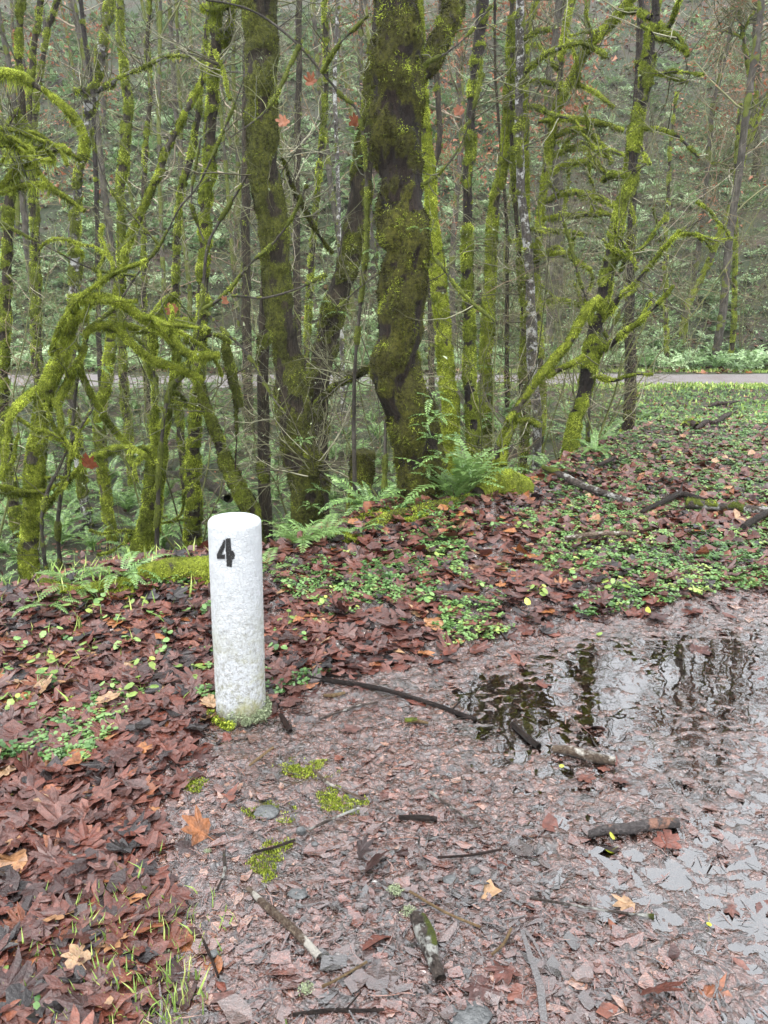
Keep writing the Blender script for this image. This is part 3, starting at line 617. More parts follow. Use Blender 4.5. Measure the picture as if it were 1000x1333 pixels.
# ------------------------------------------------------------------ trunks, limbs, moss
def catmull(C, R, step):
    C = np.asarray(C, float); R = np.asarray(R, float); n = len(C)
    Cx = np.vstack([2*C[0]-C[1], C, 2*C[-1]-C[-2]]); oc = []; orr = []
    for i in range(n-1):
        p0, p1, p2, p3 = Cx[i:i+4]; L = np.linalg.norm(p2-p1); k = max(2, int(L/step)); t = (np.arange(k)/k)[:, None]
        oc.append(.5*((2*p1)+(-p0+p2)*t+(2*p0-5*p1+4*p2-p3)*t*t+(-p0+3*p1-3*p2+p3)*t**3)); orr.append(R[i]+(R[i+1]-R[i])*t[:, 0])
    oc.append(C[-1:]); orr.append(R[-1:]); return np.concatenate(oc), np.concatenate(orr)
def limb(mb, C, R, mosslvl=.5, lump=.25, seed=0, flare=0, hair=None, hairlen=1.0, hairden=1.0, hang=0.0, cap=True, mfreq=5.0, thick=.35):
    """one woody limb with moss cushions; hair = MB for strands"""
    Rm = float(np.mean(R)); step = min(max(Rm*.45, .02), .09)
    C, R = catmull(C, R, step); n = len(C); sides = int(np.clip(Rm/.006, 7, 40))
    wob = np.stack([fbm(np.arange(n)*step*3, seed+.1, 0, 2), fbm(np.arange(n)*step*3, seed+5.1, 0, 2)], -1)-.5
    C = C.copy(); C[:, 0] += wob[:, 0]*Rm*.5; C[:, 1] += wob[:, 1]*Rm*.5
    T = np.gradient(C, axis=0); T /= np.linalg.norm(T, axis=1)[:, None]+1e-9
    up = abs(T[:, 2]).mean() > .6; ref = np.array([0, 1., 0]) if up else np.array([0, 0, 1.])
    A = np.cross(T, ref); A /= np.linalg.norm(A, axis=1)[:, None]+1e-9; B = np.cross(T, A)
    th = np.arange(sides)*2*math.pi/sides
    D = A[:, None]*np.cos(th)[:, None]+B[:, None]*np.sin(th)[:, None]
    base = C[:, None]+D*R[:, None, None]
    f = 1/max(Rm, .03)
    nz = fbm(base[..., 0]*f*.8+seed, base[..., 1]*f*.8, base[..., 2]*f*.45, 3)-.5
    mn = fbm(base[..., 0]*mfreq*1.4+seed*3.1, base[..., 1]*mfreq*1.4, base[..., 2]*mfreq*1.3, 4)
    mn = (mn-.5)*1.9+.5+.12*D[..., 2]-.10*D[..., 0]*0
    m = S(1.05-mosslvl-.14, 1.05-mosslvl+.14, mn)
    fl = 1.0
    if flare:
        s = np.arange(n)/n; zz = C[:, 2]-C[:, 2].min(); q = np.exp(-zz/(Rm*2.2))[:, None]
        lob = .5+.5*np.cos(th*5+seed)[None, :]+.3*np.cos(th*3+2*seed)[None, :]
        fl = 1+flare*q*(.35+.65*lob)
    fine = fbm(base[..., 0]*f*3+seed, base[..., 1]*f*3, base[..., 2]*f*1.3, 2)-.5
    mt = min(.05, .012+Rm*thick*.5)
    cush = fbm(base[..., 0]*16, base[..., 1]*16, base[..., 2]*22+seed, 2)
    rr = R[:, None]*(1+lump*nz+.10*fine)*fl*.92+m*mt*(.25+1.1*cush)
    V = C[:, None]+D*rr[..., None]
    Vf = V.reshape(-1, 3); i = np.arange(n-1)[:, None]*sides; k = np.arange(sides)[None]; k2 = (k+1) % sides
    F = np.stack([i+k, i+k2, i+sides+k2, i+sides+k], -1).reshape(-1, 4)
    mb.add(Vf, F, .5, m.reshape(-1))
    if cap:
        cV = np.vstack([V[-1], C[-1:]+T[-1:]*R[-1]*.4]); mb.add(cV, np.stack([np.arange(sides), (np.arange(sides)+1) % sides, np.full(sides, sides)], -1), .5, float(m[-1].mean()))
    if hair is not None and m.max() > .05:
        q = V; a = q[:-1]; e1 = np.roll(a, -1, 1)-a; e2 = q[1:]-a; ar = np.linalg.norm(np.cross(e1, e2), axis=2); w_ = ar*np.clip(m[:-1], 0, 1)**1.5
        dep = float(cdepth(C[n//2])); Ls = .0026*dep*hairlen; Ls = min(Ls, .028); Ws = Ls*.30
        cnt = int(min(60000, w_.sum()/(Ls*Ws)*1.7*hairden)); 
        if cnt > 5:
            pr = (w_/w_.sum()).ravel(); idx = rng.choice(len(pr), cnt, p=pr); ii, kk = idx//sides, idx % sides
            u, v = rng.uniform(0, 1, (2, cnt)); p = a[ii, kk]+e1[ii, kk]*u[:, None]+e2[ii, kk]*v[:, None]
            nn = D[ii, kk]; low = np.clip(-nn[:, 2], 0, 1)
            L = Ls*rng.uniform(.5, 1.4, cnt)*(1+hang*low*rng.uniform(0, 1, cnt)**2*S(.45, .65, fbm(p[:, 0]*11, p[:, 1]*11, 3, 2))*4.5)
            d = nn*rng.uniform(.25, .8, cnt)[:, None]+rng.normal(0, .55, (cnt, 3)); d[:, 2] -= .25+.8*hang*low
            d /= np.linalg.norm(d, axis=1)[:, None]+1e-9
            sd = np.cross(d, rng.normal(0, 1, (cnt, 3))); sd /= np.linalg.norm(sd, axis=1)[:, None]+1e-9; sd *= (Ws*.5)
            tri = np.stack([p-sd, p+sd, p+d*L[:, None]], 1)
            cl = fbm(p[:, 0]*9, p[:, 1]*9, p[:, 2]*9, 2)
            hair.add(tri.reshape(-1, 3), np.arange(cnt*3).reshape(-1, 3), np.repeat(np.clip(rng.normal(.5, .17, cnt)+(cl-.5)*1.7, 0, 1), 3))
    return C, R
def trace(pts, Y, Y2=None):
    n = len(pts); Ys = [Y+((Y2-Y)*i/(n-1) if Y2 is not None else 0) for i in range(n)]
    C = np.array([P(p[0], p[1], q) for p, q in zip(pts, Ys)])
    R = np.array([p[2]*.5*cdepth(c)/FPX for p, c in zip(pts, C)]); return C, R
def grow_twigs(mb, C, R, n, L, levels=2, up=.3, rt=.006, bend=.35, rr=None, sides=4, lichen=None, droop=0.0):
    """wandering twigs from a limb"""
    r_ = rr or rng; K = 8; m = len(C)
    ii = r_.integers(int(m*.15), m, n); base = C[ii]
    T = np.gradient(C, axis=0)[ii]; T /= np.linalg.norm(T, axis=1)[:, None]+1e-9
    d = r_.normal(0, 1, (n, 3)); d -= T*(d*T).sum(1)[:, None]*.8; d[:, 2] += up; d /= np.linalg.norm(d, axis=1)[:, None]
    ls = L*r_.uniform(.4, 1.2, n); rad0 = np.minimum(rt*r_.uniform(.6, 1.3, n), np.asarray(R)[ii]*.8)
    for lv in range(levels):
        n_ = len(base); pts = np.zeros((n_, K, 3)); pts[:, 0] = base; dd = d.copy()
        for k in range(1, K):
            dd += r_.normal(0, bend*.45, (n_, 3)); dd[:, 2] += .06*up*2-droop*.12; dd /= np.linalg.norm(dd, axis=1)[:, None]
            pts[:, k] = pts[:, k-1]+dd*(ls/(K-1))[:, None]
        taper = np.linspace(1, .35, K)
        tubes(mb, pts, rad0[:, None]*taper[None], sides if lv == 0 else 3)
        if lichen is not None:
            c = max(1, int(n_*.5)); a = r_.integers(0, n_, c); b_ = r_.integers(1, K, c); p = pts[a, b_]
            s = r_.uniform(.003, .008, c); tri = p[:, None]+r_.normal(0, 1, (c, 3, 3))*s[:, None, None]; lichen.add(tri.reshape(-1, 3), np.arange(c*3).reshape(-1, 3), np.repeat(r_.uniform(0, 1, c), 3))
        if lv == levels-1: break
        ch = 4 if lv == 0 else 3
        a = np.repeat(np.arange(n_), ch); b_ = r_.integers(2, K, len(a)); base = pts[a, b_]; dirp = pts[a, b_]-pts[a, b_-1]; dirp /= np.linalg.norm(dirp, axis=1)[:, None]+1e-9
        d = dirp+r_.normal(0, .6, (len(a), 3)); d /= np.linalg.norm(d, axis=1)[:, None]; ls = ls[a]*r_.uniform(.3, .6, len(a)); rad0 = rad0[a]*taper[b_]*.6
        rad0 = np.maximum(rad0, .0011)
def frond_tuft(mb, p, n, L, out):
    V, F = fern_geo(n, L, 10, int(rng.integers(1, 9999)), .17, 35, 80); V = V+np.asarray(p); mb.add(V, F, np.repeat(rng.uniform(0, 1, len(V)//4+1), 4)[:len(V)])

def tree(name, pts, Y, label, cat='tree', mat='bark_grey', hairmat='mosshair', moss=.5, flare=.0, branches=(), twigs=(40, .6, 2), lump=.25, Y2=None, hang=.3, group=None, root=True, hairden=1.0, hairlen=1.0, twigmat='twig', ferns=(), tw_up=.3, mfreq=5.0, branch_moss=None, bY=None, thick=.35, ext=None, lich=True, twigr=.006, mossbr=0, thin=1.0):
    """pts base-last (top first) in photo pixels with widths; the base goes on down into the ground"""
    C, R = trace(pts, Y, Y2); R = R*(.84 if thick > .3 else 1)*thin
    if root:
        b = C[-1]; g = float(H(b[0], b[1])); e = b.copy(); e[2] = min(g, b[2])-.25; C = np.vstack([C, e]); R = np.append(R, R[-1]*1.12)
        org = np.array([b[0], b[1], min(g, b[2])])
    else: org = C[-1]
    top = C[0]-C[1]; top /= np.linalg.norm(top)
    if ext is None: ext = 2.2 if pts[0][1] < 15 else 0
    if ext: C = np.vstack([C[0]+top*ext*1.0+np.array([.1, 0, 0]), C[0]+top*ext*.5, C]); R = np.append([R[0]*.8, R[0]*.9], R)
    C, R = C[::-1], R[::-1]
    rt = empty(name, org); tag(rt, label, cat, group)
    hair = MB(); tw = MB(); li = MB(); tm = MB()
    Cc, Rc = limb(tm, C, R, moss, lump, seed=len(bpy.data.objects) % 97, flare=flare, hair=hair, hang=hang, hairden=hairden, hairlen=hairlen, mfreq=mfreq, thick=thick)
    tm.build('trunk', MAT[mat], rt, org)
    allL = [(Cc, Rc)]
    for br in branches:
        y0 = br[0]; y1 = y0; pp = br[1:]
        if isinstance(y0, tuple): y0, y1 = y0
        Cb, Rb = trace(pp, y0, y1); Rb = Rb*.78*thin; m_ = MB(); Cb = Cb+rng.normal(0, 1, Cb.shape)*Rb[:, None]*.35
        Cb, Rb = limb(m_, Cb, Rb, moss+.15 if branch_moss is None else branch_moss, lump*1.2, seed=len(bpy.data.objects) % 97+1.5, hair=hair, hang=max(hang, .4)*1.3, hairden=hairden, hairlen=hairlen, mfreq=mfreq*1.3)
        m_.build('branch', MAT[mat], rt, org); allL.append((Cb, Rb))
    if mossbr:
        for q in range(mossbr):
            mm_ = MB(); c, r_c = allL[int(rng.integers(0, len(allL)))]; k = int(rng.integers(len(c)//5, len(c))); p = c[k].copy(); d = rng.normal(0, 1, 3); d[2] = abs(d[2])*.6; d /= np.linalg.norm(d); L_ = rng.uniform(.25, .75); K = 6; pp = [p]
            for u in range(K-1): d = d+rng.normal(0, .3, 3); d[2] -= .10; d /= np.linalg.norm(d); pp.append(pp[-1]+d*L_/(K-1))
            r0 = min(rng.uniform(.007, .016), r_c[k]); Cq, Rq = limb(mm_, np.array(pp), np.linspace(r0, .003, K), .9, .3, seed=q*1.3, hair=hair, hang=hang, hairlen=hairlen, mfreq=9, cap=False); allL.append((Cq, Rq)); mm_.build('mossy_branchlet', MAT[mat], rt, org)
    if twigs:
        n, L, lv = twigs; tot = sum(len(c) for c, r in allL)
        for q, (c, r) in enumerate(allL):
            k = max(2, int(n*(.45 if q == 0 and len(allL) > 1 else 1)*(1 if len(allL) == 1 else 1/(len(allL)-.5))))
            grow_twigs(tw, c, r, k, L*(1 if q == 0 else .8), lv, tw_up, lichen=li if lich else None, rt=twigr)
    o = hair.build('moss', MAT[hairmat], rt, org, smooth=False)
    if o: tag(o, kind='stuff')
    o = tw.build('twigs', MAT[twigmat], rt, org)
    if o: tag(o, kind='stuff')
    o = li.build('lichen', MAT['lichen'], rt, org, smooth=False)
    if o: tag(o, kind='stuff')
    for (a, b_, y, n, L) in ferns:
        fm = MB(); frond_tuft(fm, P(a, b_, y), n, L, 0); fm.build('fern_tuft', MAT['fern'], rt, org, smooth=False)
    return rt

def traced_trees():
    # ---- the big central trunk
    tree('mossy_maple_tree', [(515, 0, 73), (516, 60, 74), (515, 130, 74), (516, 200, 72), (520, 262, 66), (525, 331, 60), (523, 380, 64), (521, 430, 69), (524, 500, 76), (538, 545, 74), (548, 596, 66), (557, 645, 76)], 5.55,
         'thickest trunk in the middle, covered in ragged dark moss', mat='bark', hairmat='oldmoss', moss=.65, flare=.5, lump=.75, hang=.9, hairden=.9, hairlen=1.6, thin=.94, twigs=(20, .6, 2), mfreq=6.5, thick=.55, ext=3,
         branches=[((5.75, 6.4), (546, 105, 22), (566, 70, 32), (578, 40, 33), (586, 8, 34), (583, -40, 30))],
         ferns=[(566, 545, 5.35, 7, .22), (572, 575, 5.3, 8, .25), (562, 520, 5.35, 6, .18), (580, 600, 5.3, 8, .28), (549, 555, 5.3, 5, .14), (556, 610, 5.3, 5, .14), (490, 330, 5.5, 5, .12), (548, 300, 5.3, 5, .12)])
    tree('mossy_tree', [(545, 0, 12), (550, 120, 12), (558, 220, 14), (563, 292, 17), (569, 344, 22), (577, 422, 23), (583, 500, 23), (588, 560, 24)], 9.0,
         'bright yellow-green mossy trunk showing just right of the thickest trunk', mat='bark_bright', hairmat='mossbright', moss=.85, twigs=(26, .6, 2), mfreq=8)
    tree('mossy_tree', [(630, 0, 20), (622, 65, 17), (616, 117, 15), (611, 182, 16), (609, 234, 16), (608, 300, 15), (609, 370, 15), (611, 422, 16), (612, 500, 19), (616, 572, 20)], 9.0,
         'slim trunk mossy above and bare brown below, second right of the thickest trunk', mat='bark_purple', moss=.62, twigs=(50, .8, 2), lump=.3)
    tree('mossy_tree', [(668, 0, 8), (662, 104, 10), (658, 195, 11), (651, 234, 14), (645, 266, 15), (640, 318, 16), (637, 370, 17), (633, 448, 18), (632, 500, 19), (632, 545, 24)], 10.0,
         'evenly moss-covered slim trunk with ferns around its foot', mat='bark_bright', hairmat='mosshair', moss=.8, twigs=(60, .8, 2),
         ferns=[(640, 480, 9.8, 6, .3), (646, 520, 9.8, 8, .35), (650, 545, 9.8, 10, .42), (632, 556, 9.8, 9, .4), (648, 310, 9.9, 5, .25)])
    tree('lichened_alder_tree', [(677, 0, 14), (676, 100, 14), (676, 190, 14), (680, 260, 14), (687, 318, 16), (690, 370, 15), (692, 422, 19), (695, 500, 18), (700, 556, 15)], 9.6,
         'slim grey trunk blotched white with lichen', mat='bark_white', moss=.28, twigs=(60, .7, 2), hang=.2, branches=[
         ((9.6, 9.4), (684, 105, 4), (705, 105, 6), (722, 110, 5)), ((9.6, 9.3), (684, 137, 4), (700, 142, 7), (720, 150, 5), (740, 155, 3)), ((9.6, 9.0), (684, 95, 5), (696, 82, 7), (720, 65, 5), (760, 58, 4), (790, 75, 2)), ((9.6, 9.4), (684, 52, 5), (700, 42, 6), (716, 38, 4)), ((9.6, 9.2), (688, 298, 4), (720, 300, 5), (760, 305, 3))], branch_moss=.9)
    tree('arched_mossy_tree', [(745, 0, 8), (740, 20, 8), (732, 65, 8), (730, 100, 7), (722, 150, 9), (715, 190, 12), (707, 250, 9), (701, 300, 10), (698, 360, 10), (700, 420, 11), (703, 480, 12), (705, 535, 13)], 9.9,
         'crooked slim tree with many bright mossy arching side branches', mat='bark_bright', moss=.8, twigs=(160, .8, 2), hang=.5, mossbr=26, branches=[
         ((9.9, 9.5), (722, 155, 9), (740, 110, 11), (765, 65, 13), (795, 30, 13), (822, -8, 12)),
         ((9.9, 9.6), (700, 158, 4), (730, 155, 8), (760, 158, 7), (790, 163, 6), (812, 170, 4)),
         ((9.9, 9.6), (722, 178, 4), (740, 170, 7), (762, 170, 6), (780, 185, 6), (797, 213, 4)),
         ((9.9, 9.4), (716, 228, 5), (735, 216, 8), (765, 213, 7), (785, 222, 6), (800, 226, 5), (818, 225, 3)),
         ((9.9, 9.4), (708, 264, 5), (730, 252, 7), (755, 250, 7), (780, 257, 5), (800, 268, 4)),
         ((9.9, 9.4), (705, 286, 5), (735, 280, 7), (770, 278, 6), (800, 280, 4)),
         ((9.9, 9.4), (693, 342, 5), (712, 330, 7), (735, 332, 6), (755, 342, 5), (768, 352, 4)),
         ((9.9, 9.5), (735, 62, 4), (748, 55, 6), (770, 60, 5), (790, 72, 3)), ((9.9, 9.5), (727, 118, 4), (745, 110, 5), (775, 120, 4), (800, 140, 3)),
         ((9.9, 10.4), (728, 90, 4), (715, 75, 6), (702, 60, 5), (690, 62, 3)), ((9.9, 10.6), (712, 210, 4), (740, 195, 5), (780, 192, 4), (810, 200, 3)), ((9.9, 10.6), (700, 400, 4), (720, 390, 5), (750, 396, 4), (770, 410, 3))], branch_moss=.95)
    tree('leaning_dark_tree', [(854, 0, 13), (852, 25, 17), (847, 52, 14), (842, 90, 18), (840, 115, 20), (831, 156, 14), (826, 190, 15), (824, 215, 14), (820, 240, 19), (804, 292, 18), (793, 344, 17), (783, 396, 20), (771, 448, 24), (763, 500, 22), (751, 544, 21), (741, 592, 22)], 7.6,
         'dark purple-barked trunk leaning right with collars of moss', mat='bark_purple', moss=.6, twigs=(110, .9, 2), mossbr=10, flare=.2, mfreq=6, hang=.6, lump=.3, thick=.6, branches=[
         ((7.6, 7.3), (856, 30, 7), (865, 40, 7), (885, 52, 6), (896, 73, 3)), ((7.6, 7.3), (860, 42, 4), (872, 34, 5), (878, 18, 4), (887, -6, 3)),
         ((7.6, 8.2), (845, 24, 8), (830, 16, 7), (815, 14, 6), (805, 20, 4)), ((7.6, 7.4), (848, 93, 3), (870, 100, 3), (896, 107, 2)),
         ((7.6, 7.2), (834, 165, 4), (857, 168, 5), (885, 180, 6), (909, 205, 3)), ((7.6, 7.4), (833, 185, 3), (838, 200, 4), (846, 215, 2)),
         ((7.6, 7.1), (785, 412, 9), (795, 404, 9), (806, 388, 9), (826, 370, 4), (862, 326, 3), (886, 300, 2)),
         ((7.6, 7.1), (775, 462, 11), (792, 452, 11), (808, 438, 9), (844, 409, 4), (878, 372, 2)),
         ((7.6, 7.3), (768, 480, 6), (782, 490, 8), (797, 496, 6), (822, 488, 3), (851, 487, 2)),
         ((7.6, 8.0), (818, 228, 6), (800, 226, 8), (785, 235, 5)), ((7.6, 7.2), (808, 352, 3), (820, 330, 2), (828, 350, 2))], branch_moss=.75, bY=1)
    tree('leaning_mossy_stem', [(783, 388, 10), (766, 402, 13), (752, 424, 11), (740, 446, 11), (714, 476, 11), (696, 500, 10), (675, 531, 10), (659, 562, 9), (648, 605, 11)], 7.4,
         'mossy pole leaning diagonally against the dark purple-barked trunk', mat='bark_bright', moss=.8, twigs=(30, .5, 2), hang=.5, ext=0, branches=[
         ((7.4, 7.3), (711, 489, 7), (728, 480, 8), (745, 474, 8), (762, 462, 5)), ((7.4, 7.2), (671, 545, 6), (660, 575, 8), (655, 605, 9)), ((7.4, 7.1), (668, 548, 5), (690, 548, 8), (704, 553, 5)), ((7.4, 7.3), (672, 545, 4), (668, 540, 7), (660, 548, 5))])
    tree('straight_dark_tree', [(832, 60, 12), (829, 130, 12), (826, 220, 13), (822, 300, 14), (820, 380, 16), (820, 450, 18), (820, 526, 20)], 11.7,
         'straight dark brown trunk at the corner of the grass', mat='bark', moss=.32, twigs=(70, .9, 2), flare=.2, ext=3, hang=.2)
    tree('pale_leaning_tree', [(966, 40, 4), (974, 86, 6), (984, 130, 7), (979, 156, 8), (971, 187, 9), (961, 229, 10), (956, 256, 8), (940, 297, 9), (922, 344, 9), (906, 375, 9), (893, 405, 10)], 25,
         'pale mossy tree leaning right high on the far slope', mat='bark_bright', moss=.6, twigs=(160, 2.4, 3), hang=.1, lump=.2, ext=1, lich=False, twigmat='fartwig', twigr=.02, branches=[((25, 25), (975, 185, 5), (990, 150, 5), (1003, 118, 4), (1015, 80, 3)), ((25, 24.5), (966, 50, 4), (975, 25, 3), (990, 0, 3)), ((25, 25), (966, 50, 4), (950, 42, 3), (928, 38, 2)), ((25, 24.6), (961, 235, 4), (945, 215, 4), (925, 212, 2))])
    # ---- left of centre
    tree('mossy_leaning_tree', [(339, 0, 48), (341, 90, 46), (343, 180, 44), (347, 240, 43), (355, 318, 38), (360, 396, 42), (371, 460, 44), (380, 525, 48), (391, 584, 52), (399, 640, 46), (402, 688, 44)], 6.5,
         'second thickest trunk, patchy grey and mossy, right behind the white post', mat='bark_olive', hairmat='oldmoss', moss=.70, flare=.3, lump=.25, twigs=(60, .9, 3), hang=.4, mfreq=5.5, ext=3,
         branches=[((6.45, 6.2), (400, 585, 30), (408, 600, 24), (405, 620, 10))], ferns=[(395, 575, 6.1, 7, .15), (405, 660, 6.1, 6, .15), (415, 640, 6.2, 6, .14)])
    tree('slim_brown_tree', [(345, 380, 14), (343, 460, 18), (343, 532, 20), (344, 600, 21), (347, 686, 22)], 7.4,
         'slim brown stem standing close left of the patchy leaning trunk', mat='bark_grey', hairmat='oldmoss', moss=.35, flare=.2, twigs=(30, .6, 2), ext=4)
    tree('dark_forked_tree', [(482, 130, 20), (475, 190, 26), (470, 240, 33), (458, 318, 38), (444, 370, 34), (429, 422, 37), (419, 474, 36), (414, 520, 32), (416, 560, 26), (418, 610, 24)], 8.0,
         'dark trunk leaning left behind the thickest trunk, ferny at its top', mat='bark_olive', hairmat='oldmoss', moss=.55, twigs=(90, 1.0, 3), hang=.5, ext=3, branches=[
         ((7.9, 6.4), (410, 530, 7), (432, 506, 8), (450, 495, 7), (464, 488, 7), (490, 472, 5)), ((8, 7.5), (432, 330, 4), (415, 305, 5), (396, 270, 5), (378, 235, 4), (368, 205, 3))],
         ferns=[(462, 180, 7.8, 6, .25), (456, 215, 7.8, 6, .28), (415, 395, 7.8, 6, .22), (445, 410, 7.8, 5, .2)])
    tree('yellow_mossy_tree', [(281, 0, 16), (280, 60, 17), (278, 120, 17), (274, 180, 17), (270, 240, 18), (266, 310, 17), (264, 400, 16), (258, 480, 17), (254, 560, 18), (252, 640, 23), (250, 725, 28)], 8.0,
         'upright trunk with yellow moss tufts and a mossy crossbar near its top', mat='bark_grey', hairmat='mossbright', moss=.62, twigs=(80, .8, 2), hang=.4, mfreq=9, branches=[((8, 7.8), (262, 14, 8), (285, 9, 9), (303, 6, 8), (318, 3, 6)), ((8, 8.1), (302, 15, 6), (299, 40, 8), (292, 62, 6)), ((8, 7.7), (277, 62, 4), (290, 90, 3), (300, 130, 2))], branch_moss=.95)
    tree('slanting_mossy_tree', [(290, 50, 7), (272, 90, 8), (250, 130, 9), (232, 165, 9), (218, 195, 10), (208, 225, 9), (198, 245, 9), (182, 279, 9), (166, 318, 9), (155, 370, 12), (146, 430, 14), (138, 500, 16), (130, 560, 16)], 9.4,
         'slanting mossy trunk rising to the right across the left half', mat='bark_bright', moss=.78, twigs=(60, .8, 2), mfreq=8, ferns=[(128, 480, 9.2, 6, .25), (128, 555, 9.2, 6, .25)])
    tree('tufted_pale_tree', [(141, 0, 13), (140, 20, 14), (137, 40, 9), (133, 62, 17), (130, 88, 13), (127, 106, 8), (118, 128, 24), (117, 140, 18), (114, 155, 8), (114, 168, 15), (110, 190, 14), (105, 215, 13), (100, 250, 13), (97, 300, 18), (98, 349, 18), (96, 400, 15), (93, 500, 15)], 10.0,
         'pale smooth trunk with ball-like moss tufts at its forks', mat='bark_white', moss=.6, twigs=(60, .8, 2), hang=.7, mfreq=7, branches=[((10, 9.8), (118, 124, 9), (108, 118, 8), (96, 119, 7)), ((10, 9.5), (125, 120, 6), (135, 113, 8), (147, 107, 10), (152, 103, 3), (182, 91, 3), (221, 73, 3), (262, 78, 2))])
    tree('mossy_tree', [(28, 0, 10), (26, 60, 9), (26, 100, 9), (29, 140, 13), (24, 200, 15), (13, 260, 15), (9, 340, 14), (6, 440, 16), (5, 560, 17)], 9.0,
         'upright mossy trunk nearest the left edge', mat='bark_grey', hairmat='mosshair', moss=.66, twigs=(50, .8, 2), branches=[((9, 8.7), (27, 142, 7), (18, 148, 6), (8, 165, 6), (5, 185, 4))])
    for (pts, Y, lab, mt, ms) in [
        ([(53, 0, 9), (46, 50, 9), (41, 90, 9), (39, 140, 8), (41, 220, 9), (44, 320, 10), (46, 470, 11)], 15, 'thin mossy trunk between the left edge trunk and the pale tufted tree', 'bark_grey', .6),
        ([(75, 0, 8), (62, 39, 8), (56, 78, 8), (48, 130, 9), (44, 190, 8), (48, 300, 9), (52, 480, 10)], 16, 'thin trunk curving left behind the drooping mossy bough', 'bark_grey', .55),
        ([(105, 0, 7), (109, 40, 8), (115, 80, 8), (121, 112, 7), (122, 170, 7), (126, 260, 8), (130, 470, 9)], 15.5, 'thin dark bare trunk leaning behind the pale tufted tree', 'bark_purple', .2),
        ([(157, 0, 9), (158, 52, 9), (162, 100, 10), (168, 132, 11), (164, 170, 15), (162, 208, 15), (157, 245, 13), (158, 270, 10), (158, 330, 10), (160, 480, 12)], 12, 'trunk with a thick yellow moss sleeve left of the slanting trunk', 'bark_grey', .72),
        ([(196, 0, 6), (192, 60, 7), (196, 120, 7), (190, 190, 8), (187, 300, 8), (190, 480, 9)], 14, 'thin upright stem crossing behind the slanting mossy trunk', 'bark_grey', .5),
        ([(262, 110, 5), (258, 150, 10), (246, 215, 10), (236, 245, 10), (231, 300, 9), (230, 480, 12)], 11, 'dark mossy stem bending left of the yellow tufted trunk', 'bark_grey', .6),
        ([(322, 0, 14), (321, 150, 14), (320, 300, 15), (322, 480, 16)], 15, 'grey bare trunk peeping out left of the patchy leaning trunk', 'bark_grey', .15),
        ([(390, 0, 10), (388, 150, 11), (386, 300, 12), (388, 480, 13)], 15, 'grey bare trunk between the patchy trunk and the dark leaning trunk', 'bark_grey', .2),
        ([(422, 0, 7), (425, 120, 8), (414, 240, 8), (404, 360, 9), (400, 480, 10)], 12, 'slim mossy stem left of the dark leaning trunk', 'bark_grey', .6),
        ([(440, 0, 6), (436, 110, 7), (440, 230, 7), (446, 480, 8)], 16, 'thin whitish stem behind the dark leaning trunk', 'bark_white', .2),
        ([(575, 0, 9), (568, 80, 9), (572, 180, 10), (560, 260, 10), (562, 480, 11)], 15, 'thin brown stem seen between the thickest and the bare-footed trunk', 'bark_grey', .3),
        ([(698, 0, 7), (690, 30, 9), (686, 60, 8), (684, 100, 7), (686, 300, 6), (684, 500, 8)], 10.6, 'thin mossy stem pressed behind the white-blotched trunk', 'bark_bright', .7),
        ([(655, 230, 5), (660, 300, 6), (660, 400, 7), (659, 540, 8)], 10.8, 'very thin grey stem right of the ferny-footed trunk', 'bark_grey', .3),
        ([(676, 330, 7), (682, 420, 9), (680, 500, 12), (684, 545, 13)], 9.9, 'short thick mossy stem hugging the left of the white-blotched trunk', 'bark_grey', .75),
        ([(870, 250, 5), (866, 330, 6), (868, 470, 7)], 22.8, 'thin mossy sapling on the far bank right of the straight dark trunk', 'bark_grey', .6),
        ([(958, 260, 5), (957, 340, 6), (955, 430, 7)], 23.6, 'slim mossy sapling on the far bank under the pale leaning tree', 'bark_grey', .7),
        ([(985, 60, 12), (986, 150, 13), (983, 270, 14)], 34, 'broad grey trunk high on the slope at the right edge', 'bark_grey', .1)]:
        tree('slim_tree', pts, Y, lab, mat=mt, moss=ms, twigs=(46, 1.0, 2), hang=.3, mfreq=6, lich=False, ext=2.5, twigmat='twig' if Y < 14 else 'fartwig', twigr=.007)
